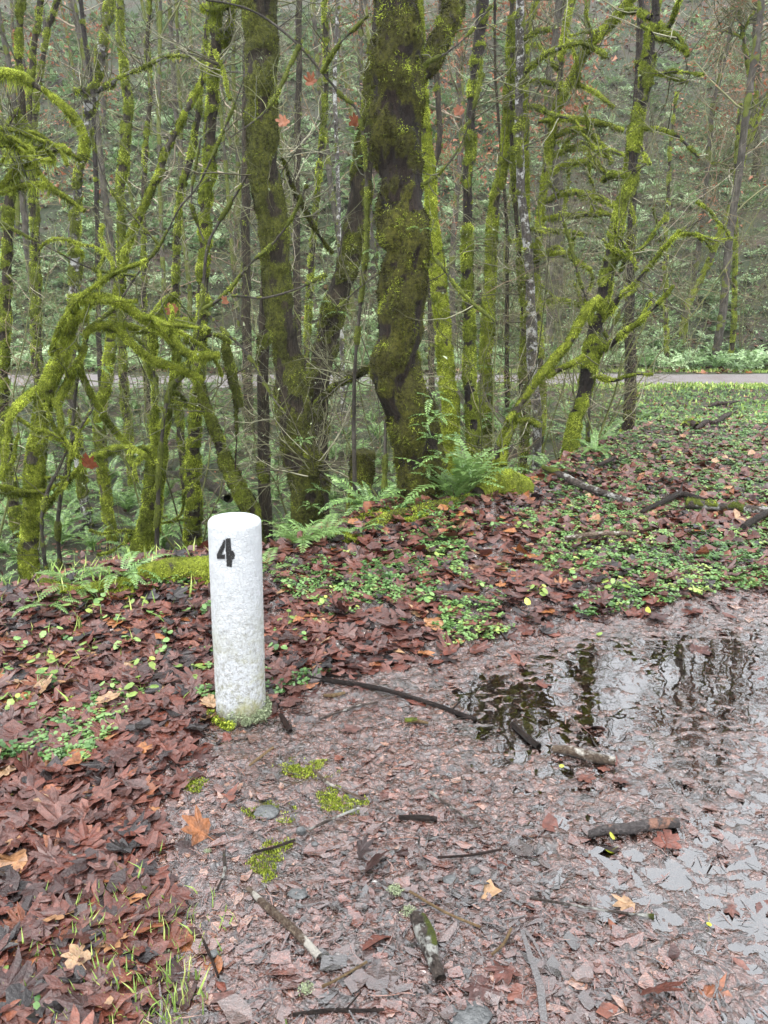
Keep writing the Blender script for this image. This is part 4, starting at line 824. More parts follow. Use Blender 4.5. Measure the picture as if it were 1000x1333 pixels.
    # ---- near-left mossy trees
    tree('gnarled_mossy_tree', [(80, 460, 20), (72, 480, 24), (62, 506, 25), (56, 532, 28), (50, 571, 25), (47, 610, 33), (45, 649, 32), (40, 690, 29), (38, 735, 30)], 6.5,
         'gnarled tree wrapped in thick bright moss with arching arms, nearest on the left', mat='bark_bright', moss=.95, twigs=(60, .6, 2), hang=.8, lump=.3, hairden=1.2, ext=0, thick=.45, thin=.82, mossbr=22, flare=.2, twigmat='greentwig', branches=[
         ((6.5, 6.3), (74, 478, 20), (86, 448, 22), (91, 425, 24), (100, 410, 18), (112, 414, 10)),
         ((6.3, 6.5), (96, 408, 12), (98, 392, 18), (122, 387, 15), (156, 396, 15), (182, 411, 13), (208, 427, 13), (234, 453, 12), (258, 462, 13), (288, 463, 11)),
         ((6.4, 6.6), (108, 438, 6), (122, 425, 12), (150, 425, 13), (176, 450, 12), (200, 470, 12), (235, 480, 12), (262, 496, 11)),
         ((6.5, 6.7), (150, 420, 8), (170, 424, 10), (192, 432, 6)),
         ((6.5, 6.1), (56, 512, 14), (44, 510, 14), (29, 522, 14), (16, 537, 12), (10, 555, 7), (6, 590, 6), (3, 625, 4)),
         ((6.5, 6.0), (44, 642, 12), (26, 642, 12), (0, 636, 11), (-30, 640, 9)),
         ((6.5, 6.6), (72, 530, 10), (80, 512, 12), (92, 490, 11), (104, 468, 10), (112, 450, 7)),
         ((6.5, 6.2), (66, 520, 6), (76, 535, 6), (80, 560, 6), (84, 580, 4)),
         ((6.4, 6.0), (66, 462, 5), (72, 445, 4), (80, 422, 4), (104, 388, 4), (135, 365, 4), (156, 352, 3), (192, 339, 3)),
         ((6.5, 5.9), (34, 704, 4), (62, 657, 5), (91, 623, 5), (120, 597, 5), (137, 590, 13), (150, 584, 8), (170, 583, 4), (190, 592, 7)),
         ((6.4, 7.0), (100, 470, 9), (112, 500, 8), (128, 530, 8), (150, 560, 7), (175, 588, 6))])
    tree('two_stemmed_mossy_tree', [(206, 580, 22), (206, 592, 30), (204, 612, 26), (199, 650, 24), (192, 690, 31), (185, 728, 38)], 7.2,
         'mossy tree forking into two tufted stems, left of the white post', mat='bark_grey', moss=.85, twigs=(50, .6, 2), hang=.8, ext=0, thick=.5, flare=.2, thin=.92, mossbr=16, hairden=1.1, twigmat='greentwig', branches=[
         ((7.2, 7.0), (210, 590, 14), (216, 575, 12), (218, 555, 18), (219, 540, 8), (222, 518, 10), (226, 496, 12), (228, 470, 11), (230, 440, 8)),
         ((7.2, 7.1), (204, 585, 10), (201, 566, 12), (201, 552, 14), (201, 535, 6), (201, 500, 9), (199, 475, 14), (198, 450, 13), (196, 422, 13), (208, 406, 13), (221, 393, 13), (230, 384, 10)),
         ((7.1, 6.9), (212, 410, 8), (226, 418, 13), (250, 422, 14), (272, 430, 11)),
         ((7.2, 7.0), (198, 590, 14), (188, 583, 10), (182, 586, 6))])
    tree('leaning_mossy_stem', [(255, 488, 10), (262, 505, 12), (272, 540, 12), (285, 575, 15), (298, 610, 20), (315, 645, 24), (330, 680, 27)], 7.0,
         'mossy trunk leaning left with its foot behind the white post', mat='bark_grey', hairmat='oldmoss', moss=.75, twigs=(30, .5, 2), ext=0, hang=.4)
    tree('hanging_mossy_branch', [(296, 440, 5), (294, 455, 12), (300, 480, 13), (306, 505, 13), (313, 530, 8)], 6.9, 'rusty brown moss tassel hanging among the left branches', cat='branch', mat='rot', hairmat='oldmoss', moss=.6, twigs=(12, .4, 2), root=False, ext=0, hang=.9,
         branches=[((6.9, 6.9), (240, 445, 4), (262, 440, 4), (282, 436, 4), (297, 442, 5)), ((6.9, 6.9), (306, 505, 4), (308, 560, 3), (306, 610, 2))])
    tree('drooping_mossy_bough', [(0, 96, 12), (21, 98, 12), (39, 107, 13), (60, 120, 9), (83, 138, 9), (99, 156, 9), (108, 178, 10), (108, 200, 5)][::-1]+[(-40, 110, 14), (-90, 200, 26), (-95, 420, 34), (-90, 760, 42)], 6.4,
         'bough with hanging moss curtains reaching in from the left edge', mat='bark_bright', moss=.85, twigs=(60, .8, 2), hang=1.6, ext=0, thin=.8, mossbr=14, twigmat='greentwig', branches=[
         ((6.4, 6.2), (-60, 300, 8), (-20, 262, 5), (0, 253, 5), (31, 242, 7), (57, 242, 6), (83, 255, 4), (110, 275, 3)),
         ((6.4, 6.3), (-60, 330, 10), (-20, 260, 9), (5, 239, 9), (26, 216, 12), (52, 200, 12), (78, 192, 12), (91, 200, 8)),
         ((6.4, 6.3), (-70, 200, 6), (-20, 170, 5), (20, 170, 4), (60, 185, 3))])
    tree('mossy_stump', [(473, 588, 30), (472, 620, 33), (471, 650, 36), (470, 672, 38)], 6.0, 'short stump wrapped in dark moss beside the thickest trunk', cat='stump', mat='bark', hairmat='oldmoss', moss=.85, twigs=(14, .35, 2), ext=0, hang=.5, ferns=[(471, 583, 5.95, 5, .12)])
    # thin bare saplings in front of the thicket
    def sap(pts, Y, lab, br=(), mt='greentwig', tn=(26, .5, 2)):
        tree('bare_sapling', pts, Y, lab, cat='sapling', mat='bark_far', moss=.45, twigs=tn, branches=br, lump=.1, ext=0, hang=0, twigmat=mt, hairden=.3, twigr=.004)
    sap([(360, 130, 2), (338, 195, 3), (315, 240, 3), (287, 287, 4), (270, 323, 5), (264, 383, 6), (256, 435, 6), (240, 487, 7), (222, 505, 6), (212, 560, 6), (206, 640, 7), (205, 735, 8)], 6.6,
        'thin dark forked sapling rising in front of the yellow tufted trunk', [((6.6, 6.2), (264, 404, 4), (292, 386, 4), (326, 344, 3), (354, 320, 4), (380, 284, 3), (400, 240, 2)), ((6.5, 6.1), (292, 386, 3), (318, 387, 4), (344, 388, 4), (386, 375, 4), (425, 357, 3)),
        ((6.6, 6.4), (268, 318, 3), (256, 290, 3), (250, 255, 3), (262, 180, 2)), ((6.6, 6.3), (265, 400, 4), (290, 430, 4), (320, 460, 4), (350, 510, 3), (372, 540, 2))])
    sap([(322, 90, 2), (300, 150, 2), (262, 235, 3), (234, 271, 3), (208, 320, 3), (177, 360, 3), (150, 400, 4), (120, 425, 4), (112, 440, 5), (100, 500, 5), (92, 580, 6), (75, 690, 7)], 6.9, 'thin bare sapling arching right over the bright mossy arms', [((6.9, 6.6), (150, 400, 3), (165, 430, 3), (192, 455, 4), (200, 490, 4), (205, 520, 4)), ((6.9, 6.8), (208, 320, 2), (180, 290, 2), (140, 240, 2), (120, 180, 2)), ((6.9, 6.7), (177, 360, 3), (120, 350, 3), (60, 320, 2), (0, 290, 2))])
    sap([(122, 530, 3), (105, 556, 4), (88, 584, 5), (74, 615, 5), (60, 646, 6), (55, 700, 6)], 6.2, 'dark bare stick leaning beside the gnarled mossy trunk', mt='twig')
    sap([(268, 0, 4), (300, 5, 3), (330, 15, 3), (355, 30, 4), (390, 60, 4), (420, 95, 4), (445, 125, 4), (470, 160, 4), (478, 300, 5), (462, 480, 6), (462, 640, 8)], 5.7, 'thin bare sapling bowing left across the top beside the thickest trunk', [((5.7, 5.5), (420, 95, 3), (440, 60, 2), (480, 20, 2)), ((5.7, 5.4), (390, 60, 3), (350, 140, 2), (300, 180, 2))])
    sap([(640, 8, 2), (610, 45, 2), (580, 70, 3), (552, 86, 3), (530, 130, 3), (520, 300, 4), (505, 480, 5), (500, 670, 6)], 5.6, 'thin pale sapling crossing in front of the thickest trunk', [((5.6, 5.3), (520, 300, 3), (560, 330, 3), (600, 380, 3), (645, 420, 2)), ((5.6, 5.4), (524, 250, 3), (560, 235, 3), (600, 190, 2), (630, 95, 2)), ((5.6, 5.4), (515, 345, 3), (480, 365, 2), (440, 400, 2))], mt='twig')
    sap([(915, 285, 2), (880, 305, 3), (862, 326, 3), (838, 360, 3), (815, 395, 4), (790, 440, 4), (770, 500, 4), (765, 590, 5)], 8.4, 'pale bare sapling fanning out behind the dark purple-barked trunk', [((8.4, 8.2), (862, 326, 3), (858, 300, 2), (850, 270, 2)), ((8.4, 8.2), (790, 440, 3), (760, 380, 3), (740, 310, 2), (720, 240, 2))], mt='twig')
traced_trees()

# ------------------------------------------------------------------ thicket of understorey shrubs in the gully and on both banks
def thicket():
    protos = []
    for k in range(5):
        r_ = np.random.default_rng(90+k); st = MB(); tw = MB(); li = MB()
        for s in range(4+k % 2):
            a = r_.uniform(0, 6.28); lean = r_.uniform(.1, .5); h = r_.uniform(2.2, 4.4); n = 9; z = np.linspace(0, h, n)
            C = np.stack([np.cos(a)*lean*z+np.cumsum(r_.normal(0, .06, n)), np.sin(a)*lean*z+np.cumsum(r_.normal(0, .06, n)), z-.1], -1)
            R = np.linspace(r_.uniform(.007, .014), .003, n); tubes(st, C[None], R[None], 6, np.array([r_.uniform()]))
            Cc, Rc = catmull(C, R, .1); grow_twigs(tw, Cc, Rc, 22, .9, 3 if s % 3 == 0 else 2, .35, rr=r_, lichen=li, rt=.0035)
        e = empty('understorey_shrub', (0, 0, -50)); a = st.build('stems', MAT['greentwig'], e); b_ = tw.build('twigs', MAT['fartwig'], e); tag(b_, kind='stuff'); c = li.build('lichen', MAT['lichen'], e, smooth=False); tag(c, kind='stuff')
        protos.append(e)
    spots = [(-4.6, 8.3), (-.5, 7.8), (1.3, 8.8), (2.3, 8.4), (4.4, 16.2), (-7.4, 12.6), (-3.2, 10.6), (-2.3, 8.6), (-1.2, 10.2), (.3, 9.8), (1.2, 10.6), (2.1, 9.4), (2.8, 11.5), (-5.8, 11.2), (-3.8, 12.8), (-1.9, 12.4), (0, 13.2), (1.7, 13.6), (3.5, 14.2), (-6.6, 14.8), (-4.4, 15.6), (-2.2, 16.2), (.6, 16.5), (2.6, 17.0),
             (5.6, 23.6), (7.4, 24.2), (9.2, 23.8), (11.2, 24.6), (4.0, 24.8), (2.0, 23.7), (-1.0, 24.0), (-4.0, 24.2), (-7.5, 24.5), (-10.5, 24.0), (12.9, 25.4), (6.4, 26.4), (9.9, 27.2), (12.0, 28.5), (8.0, 29.5), (14.5, 28.0), (11.0, 31.5), (15.5, 32.0), (6.0, 31.0), (13.5, 34.5), (17.5, 35.0), (9.0, 35.0), (16.5, 29.5)]
    dsc = ['sprawling bare shrub', 'twiggy lichened shrub', 'many-stemmed shrub', 'loose leafless shrub', 'tangled grey-green shrub']
    lm = [(40, 'behind the gnarled mossy tree at the left'), (130, 'behind the arching mossy arms'), (235, 'behind the two-stemmed mossy tree'), (330, 'behind the yellow tufted trunk'), (420, 'behind the patchy leaning trunk'), (490, 'behind the dark leaning trunk'), (590, 'just right of the thickest trunk'), (690, 'around the white-blotched trunk'), (790, 'around the leaning purple-barked trunk'), (880, 'right of the straight dark trunk'), (2000, 'below the pale leaning tree')]
    used = [False]*5
    for i, (x, y) in enumerate(spots):
        k = i % 5
        if not used[k]: o = protos[k]; used[k] = True
        else: o = copy_tree(protos[k])
        z = float(H(x, y)); o.location = (x, y, z); o.rotation_euler = (0, 0, rng.uniform(0, 6.28)); s = rng.uniform(.8, 1.15)*(1.15+.03*(y-20) if y > 20 else 1); o.scale = (s, s, s)
        px, py = to_px(x, y, z); where = [t for a, t in lm if px < a][0]; dist = 'on the far bank' if y > 20 else 'up the far gully side' if y > 12.3 else 'in the gully'
        tag(o, dsc[k]+' '+dist+' '+where, 'shrub', 'bare understorey shrubs')
thicket()

# ------------------------------------------------------------------ trees on the far hillside
def hill_trees():
    protos = []
    for k in range(8):
        r_ = np.random.default_rng(300+k); tm = MB(); cr = MB(); lf = MB(); h = r_.uniform(13, 18); n = 10; z = np.linspace(0, h, n); lean = r_.normal(0, .035); cv = r_.normal(0, .25)
        C = np.stack([lean*z+cv*np.sin(z/h*3.1)+np.cumsum(r_.normal(0, .07, n)), np.cumsum(r_.normal(0, .07, n)), z-.3], -1); r0 = [.07, .10, .14, .09, .17, .06, .08, .12][k]
        R = np.linspace(r0, r0*.35, n); hair = None
        Cc, Rc = limb(tm, C, R, [.75, .5, .3, .7, .2, .6, .8, .4][k], .2, seed=k*3, mfreq=2.5, thick=.4)
        low = int(len(Cc)*(.06 if k in (0, 3, 5, 6) else .25))
        # main branches
        nb = 26; ii = r_.integers(low, len(Cc), nb); pts = np.zeros((nb, 7, 3)); pts[:, 0] = Cc[ii]; d = r_.normal(0, 1, (nb, 3)); d[:, 2] = np.abs(d[:, 2])*.5+.25; d /= np.linalg.norm(d, axis=1)[:, None]; L = r_.uniform(.9, 2.6, nb)
        for q in range(1, 7): d += r_.normal(0, .16, (nb, 3)); d[:, 2] += .04; d /= np.linalg.norm(d, axis=1)[:, None]; pts[:, q] = pts[:, q-1]+d*(L/6)[:, None]
        tubes(cr, pts, r_.uniform(.016, .034, nb)[:, None]*np.linspace(1, .4, 7)[None], 4)
        for q in range(nb): grow_twigs(cr, pts[q], np.full(7, .02), 6, 1.0, 2, .25, rr=r_, rt=.009, sides=3)
        if k in (2, 4, 7):
            c = 2200; a = r_.integers(0, nb, c); p = pts[a, r_.integers(3, 7, c)]+r_.normal(0, .28, (c, 3)); s = r_.uniform(.03, .055, c)
            tri = p[:, None]+r_.normal(0, 1, (c, 3, 3))*s[:, None, None]; lf.add(tri.reshape(-1, 3), np.arange(c*3).reshape(-1, 3), np.repeat(r_.uniform(0, 1, c), 3))
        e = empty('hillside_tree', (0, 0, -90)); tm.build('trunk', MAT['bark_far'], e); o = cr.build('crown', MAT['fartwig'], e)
        o2 = lf.build('withered_leaves', MAT['redleaf'], e, smooth=False)
        if o2: tag(o2, kind='stuff')
        protos.append(e)
    spots = []; tries = 0
    while len(spots) < 95 and tries < 9000:
        tries += 1; y = 23.3+32*rng.uniform()**1.15; x = rng.uniform(-.6, .62)*(y+1)
        if x > 5 and rng.uniform() < .6: continue
        if any((x-a)**2+(y-b_)**2 < (1.1+.02*y)**2 for a, b_ in spots): continue
        spots.append((x, y))
    dsc = ['thin mossy', 'slim half-mossy', 'bare grey', 'slender mossy', 'stout grey', 'very thin', 'thin bright mossy', 'patchy grey']
    lm = [(30, 'left of the left edge trunk'), (90, 'seen before the pale tufted tree'), (150, 'seen past the pale tufted tree'), (215, 'seen past the slanting trunk'), (270, 'seen left of the yellow tufted trunk'), (320, 'seen right of the yellow tufted trunk'), (370, 'behind the patchy leaning trunk'), (430, 'seen right of the patchy leaning trunk'), (480, 'seen behind the dark leaning trunk'), (560, 'behind the thickest trunk'), (610, 'seen right of the thickest trunk'), (660, 'seen behind the ferny-footed trunk'), (710, 'seen past the white-blotched trunk'), (770, 'seen through the arching mossy branches'), (830, 'seen behind the purple-barked trunk'), (900, 'seen right of the purple-barked trunk'), (960, 'seen left of the pale leaning tree'), (3000, 'seen right of the pale leaning tree')]
    used = [False]*8
    for i, (x, y) in enumerate(spots):
        k = int(rng.choice([2, 4, 7, 1, 0, 3])) if x > 5 else int(rng.integers(0, 8))
        if not used[k]: o = protos[k]; used[k] = True
        else: o = copy_tree(protos[k])
        z = float(H(x, y)); o.location = (x, y, z); sg = rng.choice([-1, 1]); o.rotation_euler = (rng.normal(0, .03), rng.normal(0, .06), rng.uniform(0, 6.28)); s = rng.uniform(.8, 1.15); o.scale = (s, s, s)
        px, py = to_px(x, y, z); px2, _ = to_px(x, y, z+4); where = [t for a, t in lm if px < a][0]
        ht = 'low on the slope' if y < 29 else 'midway upslope' if y < 40 else 'high upslope'
        tag(o, dsc[k]+' tree '+ht+' '+where, 'tree', 'trees on the far hillside')
    for k in range(8):
        if not used[k]:
            for ch in list(protos[k].children): bpy.data.objects.remove(ch)
            bpy.data.objects.remove(protos[k])
hill_trees()

# ------------------------------------------------------------------ the white post
def post():
    b = flat(308.5, 943, 0.0); bx_, by_ = b[0], b[1]+.09; R0 = .0958; Ht = .795; LEAN = .022
    tx = flat(307, 675, Ht)[0]
    g = float(Hp(bx_, by_)); org = np.array([bx_, by_, g]); root = empty('white_marker_post', org)
    root.rotation_euler = (0, LEAN, 0)
    tag(root, 'round white-painted wooden post marked with a black 4', 'post')
    ns, nz = 72, 90; mb = MB(); th = np.arange(ns)*2*math.pi/ns
    lean = 0.0
    zs = np.concatenate([np.linspace(-.12, Ht-.02, nz), [Ht-.012, Ht-.006, Ht-.002]]); ins = np.concatenate([np.zeros(nz), [.001, .004, .010]])
    TH, ZZ = np.meshgrid(th, zs); r = R0-ins[:, None]+(fbm(np.cos(TH)*3+9, np.sin(TH)*3, ZZ*5, 3)-.5)*.004+(fbm(np.cos(TH)*14, np.sin(TH)*14, ZZ*60, 2)-.5)*.0016
    V = np.stack([r*np.cos(TH), r*np.sin(TH), ZZ], -1); K = len(zs); i = np.arange(K-1)[:, None]*ns; k = np.arange(ns)[None]; k2 = (k+1) % ns
    mb.add(V.reshape(-1, 3), np.stack([i+k, i+k2, i+ns+k2, i+ns+k], -1).reshape(-1, 4))
    rings = [V[-1]]; prev = mb.n-ns
    for q, f in enumerate([.8, .55, .3, .1]):
        rg = V[-1]*np.array([f, f, 1]); rg[:, 2] = Ht+.004*(1-f)+(fbm(rg[:, 0]*40, rg[:, 1]*40, 0, 2)-.5)*.004
        n0 = mb.n; mb.V.append(rg); mb.A.append(np.zeros(ns)); mb.B.append(np.zeros(ns)); mb.n += ns
        mb.Q.append(np.stack([prev+k[0], prev+k2[0], n0+k2[0], n0+k[0]], -1)); prev = n0
    n0 = mb.n; mb.V.append(np.array([[0, 0, Ht+.004]])); mb.A.append(np.zeros(1)); mb.B.append(np.zeros(1)); mb.n += 1
    mb.T.append(np.stack([prev+k[0], prev+k2[0], np.full(ns, n0)], -1))
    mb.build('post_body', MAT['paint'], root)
    # black stencilled 4: photo outline carried onto the round face
    polys = [[(176, 258), (182, 262), (180, 300), (163, 342), (181, 341), (180, 365), (138, 364), (137, 340)], [(184, 253), (209, 252), (214, 318), (225, 317), (233, 345), (229, 364), (219, 367), (217, 408), (190, 405), (185, 330)]]
    nm = MB(); cx0, cy0 = 250, 640
    du = .0009
    # cell grid in (angle, height)
    ph = np.arange(-1.6, .4, du/R0*1.0); zz = np.arange(Ht-.30, Ht-.02, du)
    PH, Z2 = np.meshgrid(ph+du/R0/2, zz+du/2, indexing='ij')
    X = bx_+R0*np.sin(PH)+LEAN*Z2; Y = by_-R0*np.cos(PH); u, v = to_px(X, Y, Z2+g)
    u = (u-cx0)*4.1667; v = (v-cy0)*4.1667
    jit = (fbm(PH*120, Z2*400, 1, 2)-.5)*5
    ins = np.zeros(PH.shape, bool)
    for pl in polys: ins |= poly_mask(u+jit, v+jit*1.5, pl, .5) > .5
    ins &= ~(fbm(PH*200, Z2*700, 7, 2) > .80)
    a, b2 = np.where(ins)
    def sp(p_, z_): return np.stack([(R0+.0022)*np.sin(p_), -(R0+.0022)*np.cos(p_), z_], -1)
    dp = du/R0
    Vq = np.stack([sp(ph[a], zz[b2]), sp(ph[a]+dp, zz[b2]), sp(ph[a]+dp, zz[b2]+du), sp(ph[a], zz[b2]+du)], 1)
    nm.add(Vq.reshape(-1, 3), np.arange(len(a)*4).reshape(-1, 4)); o = nm.build('number_four', MAT['black'], root); tag(o, 'black stencilled numeral 4')
    # crust of pale lichen and crumbling paint round the foot
    lm_ = MB(); n = 5200; a = rng.uniform(-2.9, 0.9, n); z = np.abs(rng.normal(0, .022, n))+.0; rr_ = R0+.003+rng.uniform(0, .022, n)*(1-z/.1).clip(0, 1)
    p = np.stack([rr_*np.cos(a), rr_*np.sin(a), z], -1); kk = fbm(a*4, z*30, 2, 2) > .38; p = p[kk]; n = len(p)
    tri = p[:, None]+rng.normal(0, .0035, (n, 3, 3)); lm_.add(tri.reshape(-1, 3), np.arange(n*3).reshape(-1, 3), np.repeat(rng.uniform(0, 1, n), 3))
    o = lm_.build('lichen_crust', MAT['lichen'], root, smooth=False); tag(o, 'pale crumbly crust round the foot', kind='stuff')
    mm = MB(); n = 1500; a = rng.uniform(-2.9, -1.6, n); z = rng.uniform(0, .03, n); p = np.stack([(R0+.005+rng.uniform(0, .03, n))*np.cos(a), (R0+.005+rng.uniform(0, .03, n))*np.sin(a), z], -1)
    tri = p[:, None]+rng.normal(0, .004, (n, 3, 3)); mm.add(tri.reshape(-1, 3), np.arange(n*3).reshape(-1, 3), np.repeat(rng.uniform(0, 1, n), 3)); o = mm.build('moss', MAT['mosshair'], root, smooth=False); tag(o, kind='stuff')
post()

# ------------------------------------------------------------------ sticks, branches, logs
def stick(name, pts, label, mat, cat='stick', moss=0.0, lump=.3, lift=.45, group=None, side=(), hair=None):
    C = []; R = []
    for (a, b_, w_) in pts:
        p = flat(a, b_, 0) if b_ > 780 else G(a, b_); p = p.copy(); r = w_*.5*cdepth(p)/FPX; p[2] = float(Hp(p[0], p[1]) if b_ > 700 else H(p[0], p[1]))+r*lift+(.045 if b_ < 720 and lift < 1 and moss < .5 else .008); r *= (1.15 if b_ < 720 else 1.1) if moss < .5 else 1; C.append(p); R.append(r)
    C = np.array(C); org = C[len(C)//2].copy(); mb = MB(); hm = MB() if moss > .3 else None
    # taper in a rounded end on both sides
    limb(mb, C[::-1], np.array(R)[::-1], moss, lump, seed=len(bpy.data.objects) % 31, hair=hm, mfreq=14); limb(mb, C[:2]*1.0, [R[0], R[0]*.96], moss, lump, seed=3)
    d0 = C[0]-C[1]; d0 /= np.linalg.norm(d0); tubes(mb, np.array([[C[0]+d0*R[0]*.5, C[0]+d0*R[0]*.2, C[0]-d0*R[0]*.3]]), np.array([[R[0]*.05, R[0]*.8, R[0]*.98]]), 9)
    for sd in side:
        c2 = []; r2 = []
        for (a, b_, w_, lf) in sd:
            p = flat(a, b_, 0) if b_ > 780 else G(a, b_); c2.append(np.array([p[0], p[1], p[2]+lf])); r2.append(w_*.5*cdepth(p)/FPX)
        limb(mb, np.array(c2), np.array(r2), 0, lump, seed=5)
    if hm is None or not hm.V:
        o = mb.build(name, MAT[mat], None, org); tag(o, label, cat, group); return o
    root = empty(name, org); tag(root, label, cat, group); mb.build('wood', MAT[mat], root, org); o = hm.build('moss', MAT['mosshair'], root, org, smooth=False); tag(o, kind='stuff'); return root
def sticks():
    stick('fallen_branch', [(708, 617, 7), (735, 630, 9), (752, 640, 10), (780, 650, 9), (822, 661, 6)], 'pale broken branch lying on the bank beyond the mossy mound', 'branch', 'branch', .15, side=[[(748, 638, 5, .02), (750, 648, 5, .04)]])
    stick('fallen_branch', [(834, 675, 4), (857, 665, 7), (883, 653, 8), (900, 656, 8), (917, 661, 6)], 'dark crooked branch peaking like a low arch on the verge', 'wet_wood', 'branch', 0, side=[[(883, 652, 4, .03), (887, 644, 2, .1)], [(878, 660, 3, .02), (888, 690, 2, .01)]])
    stick('fallen_branch', [(893, 666, 11), (922, 669, 11), (953, 671, 9), (987, 675, 11), (1010, 676, 9)], 'reddish branch with a mossy left end lying near the right edge', 'branch', 'branch', .35)
    stick('fallen_branch', [(966, 697, 8), (985, 684, 8), (1003, 673, 9), (1030, 655, 8)], 'black branch slanting up out at the right edge', 'wet_wood', 'branch', 0)
    stick('fallen_branch', [(779, 613, 4), (790, 608, 5), (800, 603, 5)], 'short brown stick on the leafy bank by the purple-barked tree', 'rot', 'stick')
    stick('fallen_branch', [(735, 712, 5), (780, 708, 6), (828, 706, 5)], 'pale lichened stick half buried in the green ground cover', 'peeled', 'stick')
    stick('rotten_log', [(905, 563, 3), (918, 556, 8), (930, 555, 5), (944, 547, 7), (955, 541, 2)], 'dark rotten log piece in the leaf pile near the grass', 'rot', 'log', .1, lump=.6)
    stick('rotten_log', [(922, 533, 2), (932, 530, 6), (945, 529, 5), (960, 526, 2)], 'smaller rotten chunk behind the rotten log piece', 'rot', 'log', .1, lump=.6)
    stick('mossy_stone', [(891, 558, 8), (899, 557, 14), (907, 559, 8)], 'dark mossy lump left of the rotten log piece', 'rot', 'stone', .5, lump=.4)
    stick('mossy_log', [(622, 648, 20), (636, 642, 36), (655, 640, 40), (675, 640, 34), (688, 642, 14)], 'round hump of log under bright yellow-green moss right of the thickest trunk', 'bark_bright', 'log', 1.0, lump=1.0, lift=.3)
    stick('mossy_log', [(180, 755, 14), (210, 752, 28), (240, 750, 32), (275, 748, 30), (300, 745, 22)], 'moss-covered log running behind the white post', 'bark_bright', 'log', .8, lump=.4, lift=.2)
    stick('mossy_log', [(640, 640, 8), (600, 655, 10), (560, 664, 12), (510, 676, 12), (480, 690, 8)], 'thin mossy buried log edging the bank below the thickest trunk', 'bark', 'log', .7, lump=.5, lift=.1)
    stick('mossy_log', [(60, 785, 8), (100, 776, 12), (140, 767, 13), (180, 760, 10)], 'low mossy root along the bank edge left of the log behind the post', 'bark_bright', 'log', .8, lump=.5, lift=.1)
    stick('fallen_stick', [(398, 889, 6), (450, 893, 6), (490, 900, 6), (530, 908, 6), (580, 922, 6), (620, 935, 5)], 'long black stick reaching from the bank into the puddle', 'wet_wood', side=[[(590, 925, 3, .01), (600, 918, 2, .02)]])
    stick('fallen_stick', [(388, 886, 3), (430, 885, 4), (472, 884, 3)], 'thin dark twig lying just above the long black stick', 'wet_wood')
    stick('wood_chip', [(422, 909, 4), (436, 908, 6), (450, 906, 4)], 'short tan wood chip below the long black stick', 'chip', 'wood chip')
    stick('fallen_stick', [(415, 936, 2), (440, 928, 3), (470, 921, 3), (492, 918, 3)], 'thin brown twig under the long black stick', 'branch')
    stick('wood_chip', [(527, 941, 4), (543, 940, 5), (558, 941, 4)], 'flat tan wood chip near the left rim of the puddle', 'chip', 'wood chip')
    stick('fallen_stick', [(667, 940, 7), (683, 956, 8), (702, 972, 9)], 'dark stick slanting in the bright part of the puddle', 'wet_wood')
    stick('fallen_stick', [(720, 977, 9), (745, 981, 13), (775, 986, 14), (802, 992, 11)], 'brown split stick floating in the puddle', 'peeled', lump=.2)
    stick('fallen_stick', [(768, 1086, 9), (790, 1083, 13), (820, 1080, 14), (850, 1077, 14), (882, 1073, 13)], 'thick bark-covered stick with orange patches lying in the wet leaves', 'birch')
    stick('fallen_stick', [(520, 1065, 6), (545, 1067, 8), (568, 1070, 6)], 'short black stick alone on the trodden leaves', 'wet_wood')
    stick('fallen_stick', [(323, 1160, 6), (345, 1180, 10), (375, 1208, 11), (400, 1232, 11), (416, 1248, 11)], 'pale peeling stick lying diagonally near the bottom', 'peeled', lump=.15)
    stick('fallen_stick', [(541, 1198, 16), (550, 1220, 20), (560, 1245, 20), (574, 1282, 17)], 'thick mossy-edged stick pointing down near the bottom middle', 'branch', moss=.28)
    stick('fallen_stick', [(173, 1218, 9), (190, 1240, 11), (207, 1262, 11)], 'dark stub of stick beside the grass tufts at the lower left', 'wet_wood')
    stick('fallen_stick', [(76, 971, 7), (110, 962, 7), (148, 955, 7)], 'black stick in the brown leaves left of the white post', 'wet_wood')
    stick('fallen_stick', [(250, 929, 5), (260, 924, 6), (271, 919, 6)], 'short dark stick just left of the foot of the post', 'wet_wood')
    stick('fallen_stick', [(366, 935, 6), (372, 944, 8), (379, 954, 6)], 'orange brown wood splinter just right of the foot of the post', 'rot')
    stick('fallen_stick', [(382, 1324, 5), (430, 1316, 5), (465, 1318, 5), (500, 1317, 4)], 'thin black stick along the bottom edge', 'wet_wood', side=[[(452, 1317, 3, .01), (470, 1298, 2, .015)]])
    stick('fallen_stick', [(220, 645, 8), (250, 658, 11), (278, 674, 12), (300, 690, 12)], 'dark wet broken branch poking out behind the white post', 'wet_wood', 'branch', lift=7)
    stick('fallen_stick', [(416, 822, 4), (450, 822, 5), (480, 824, 4)], 'dark thin stick in the green plants right of the post', 'wet_wood')
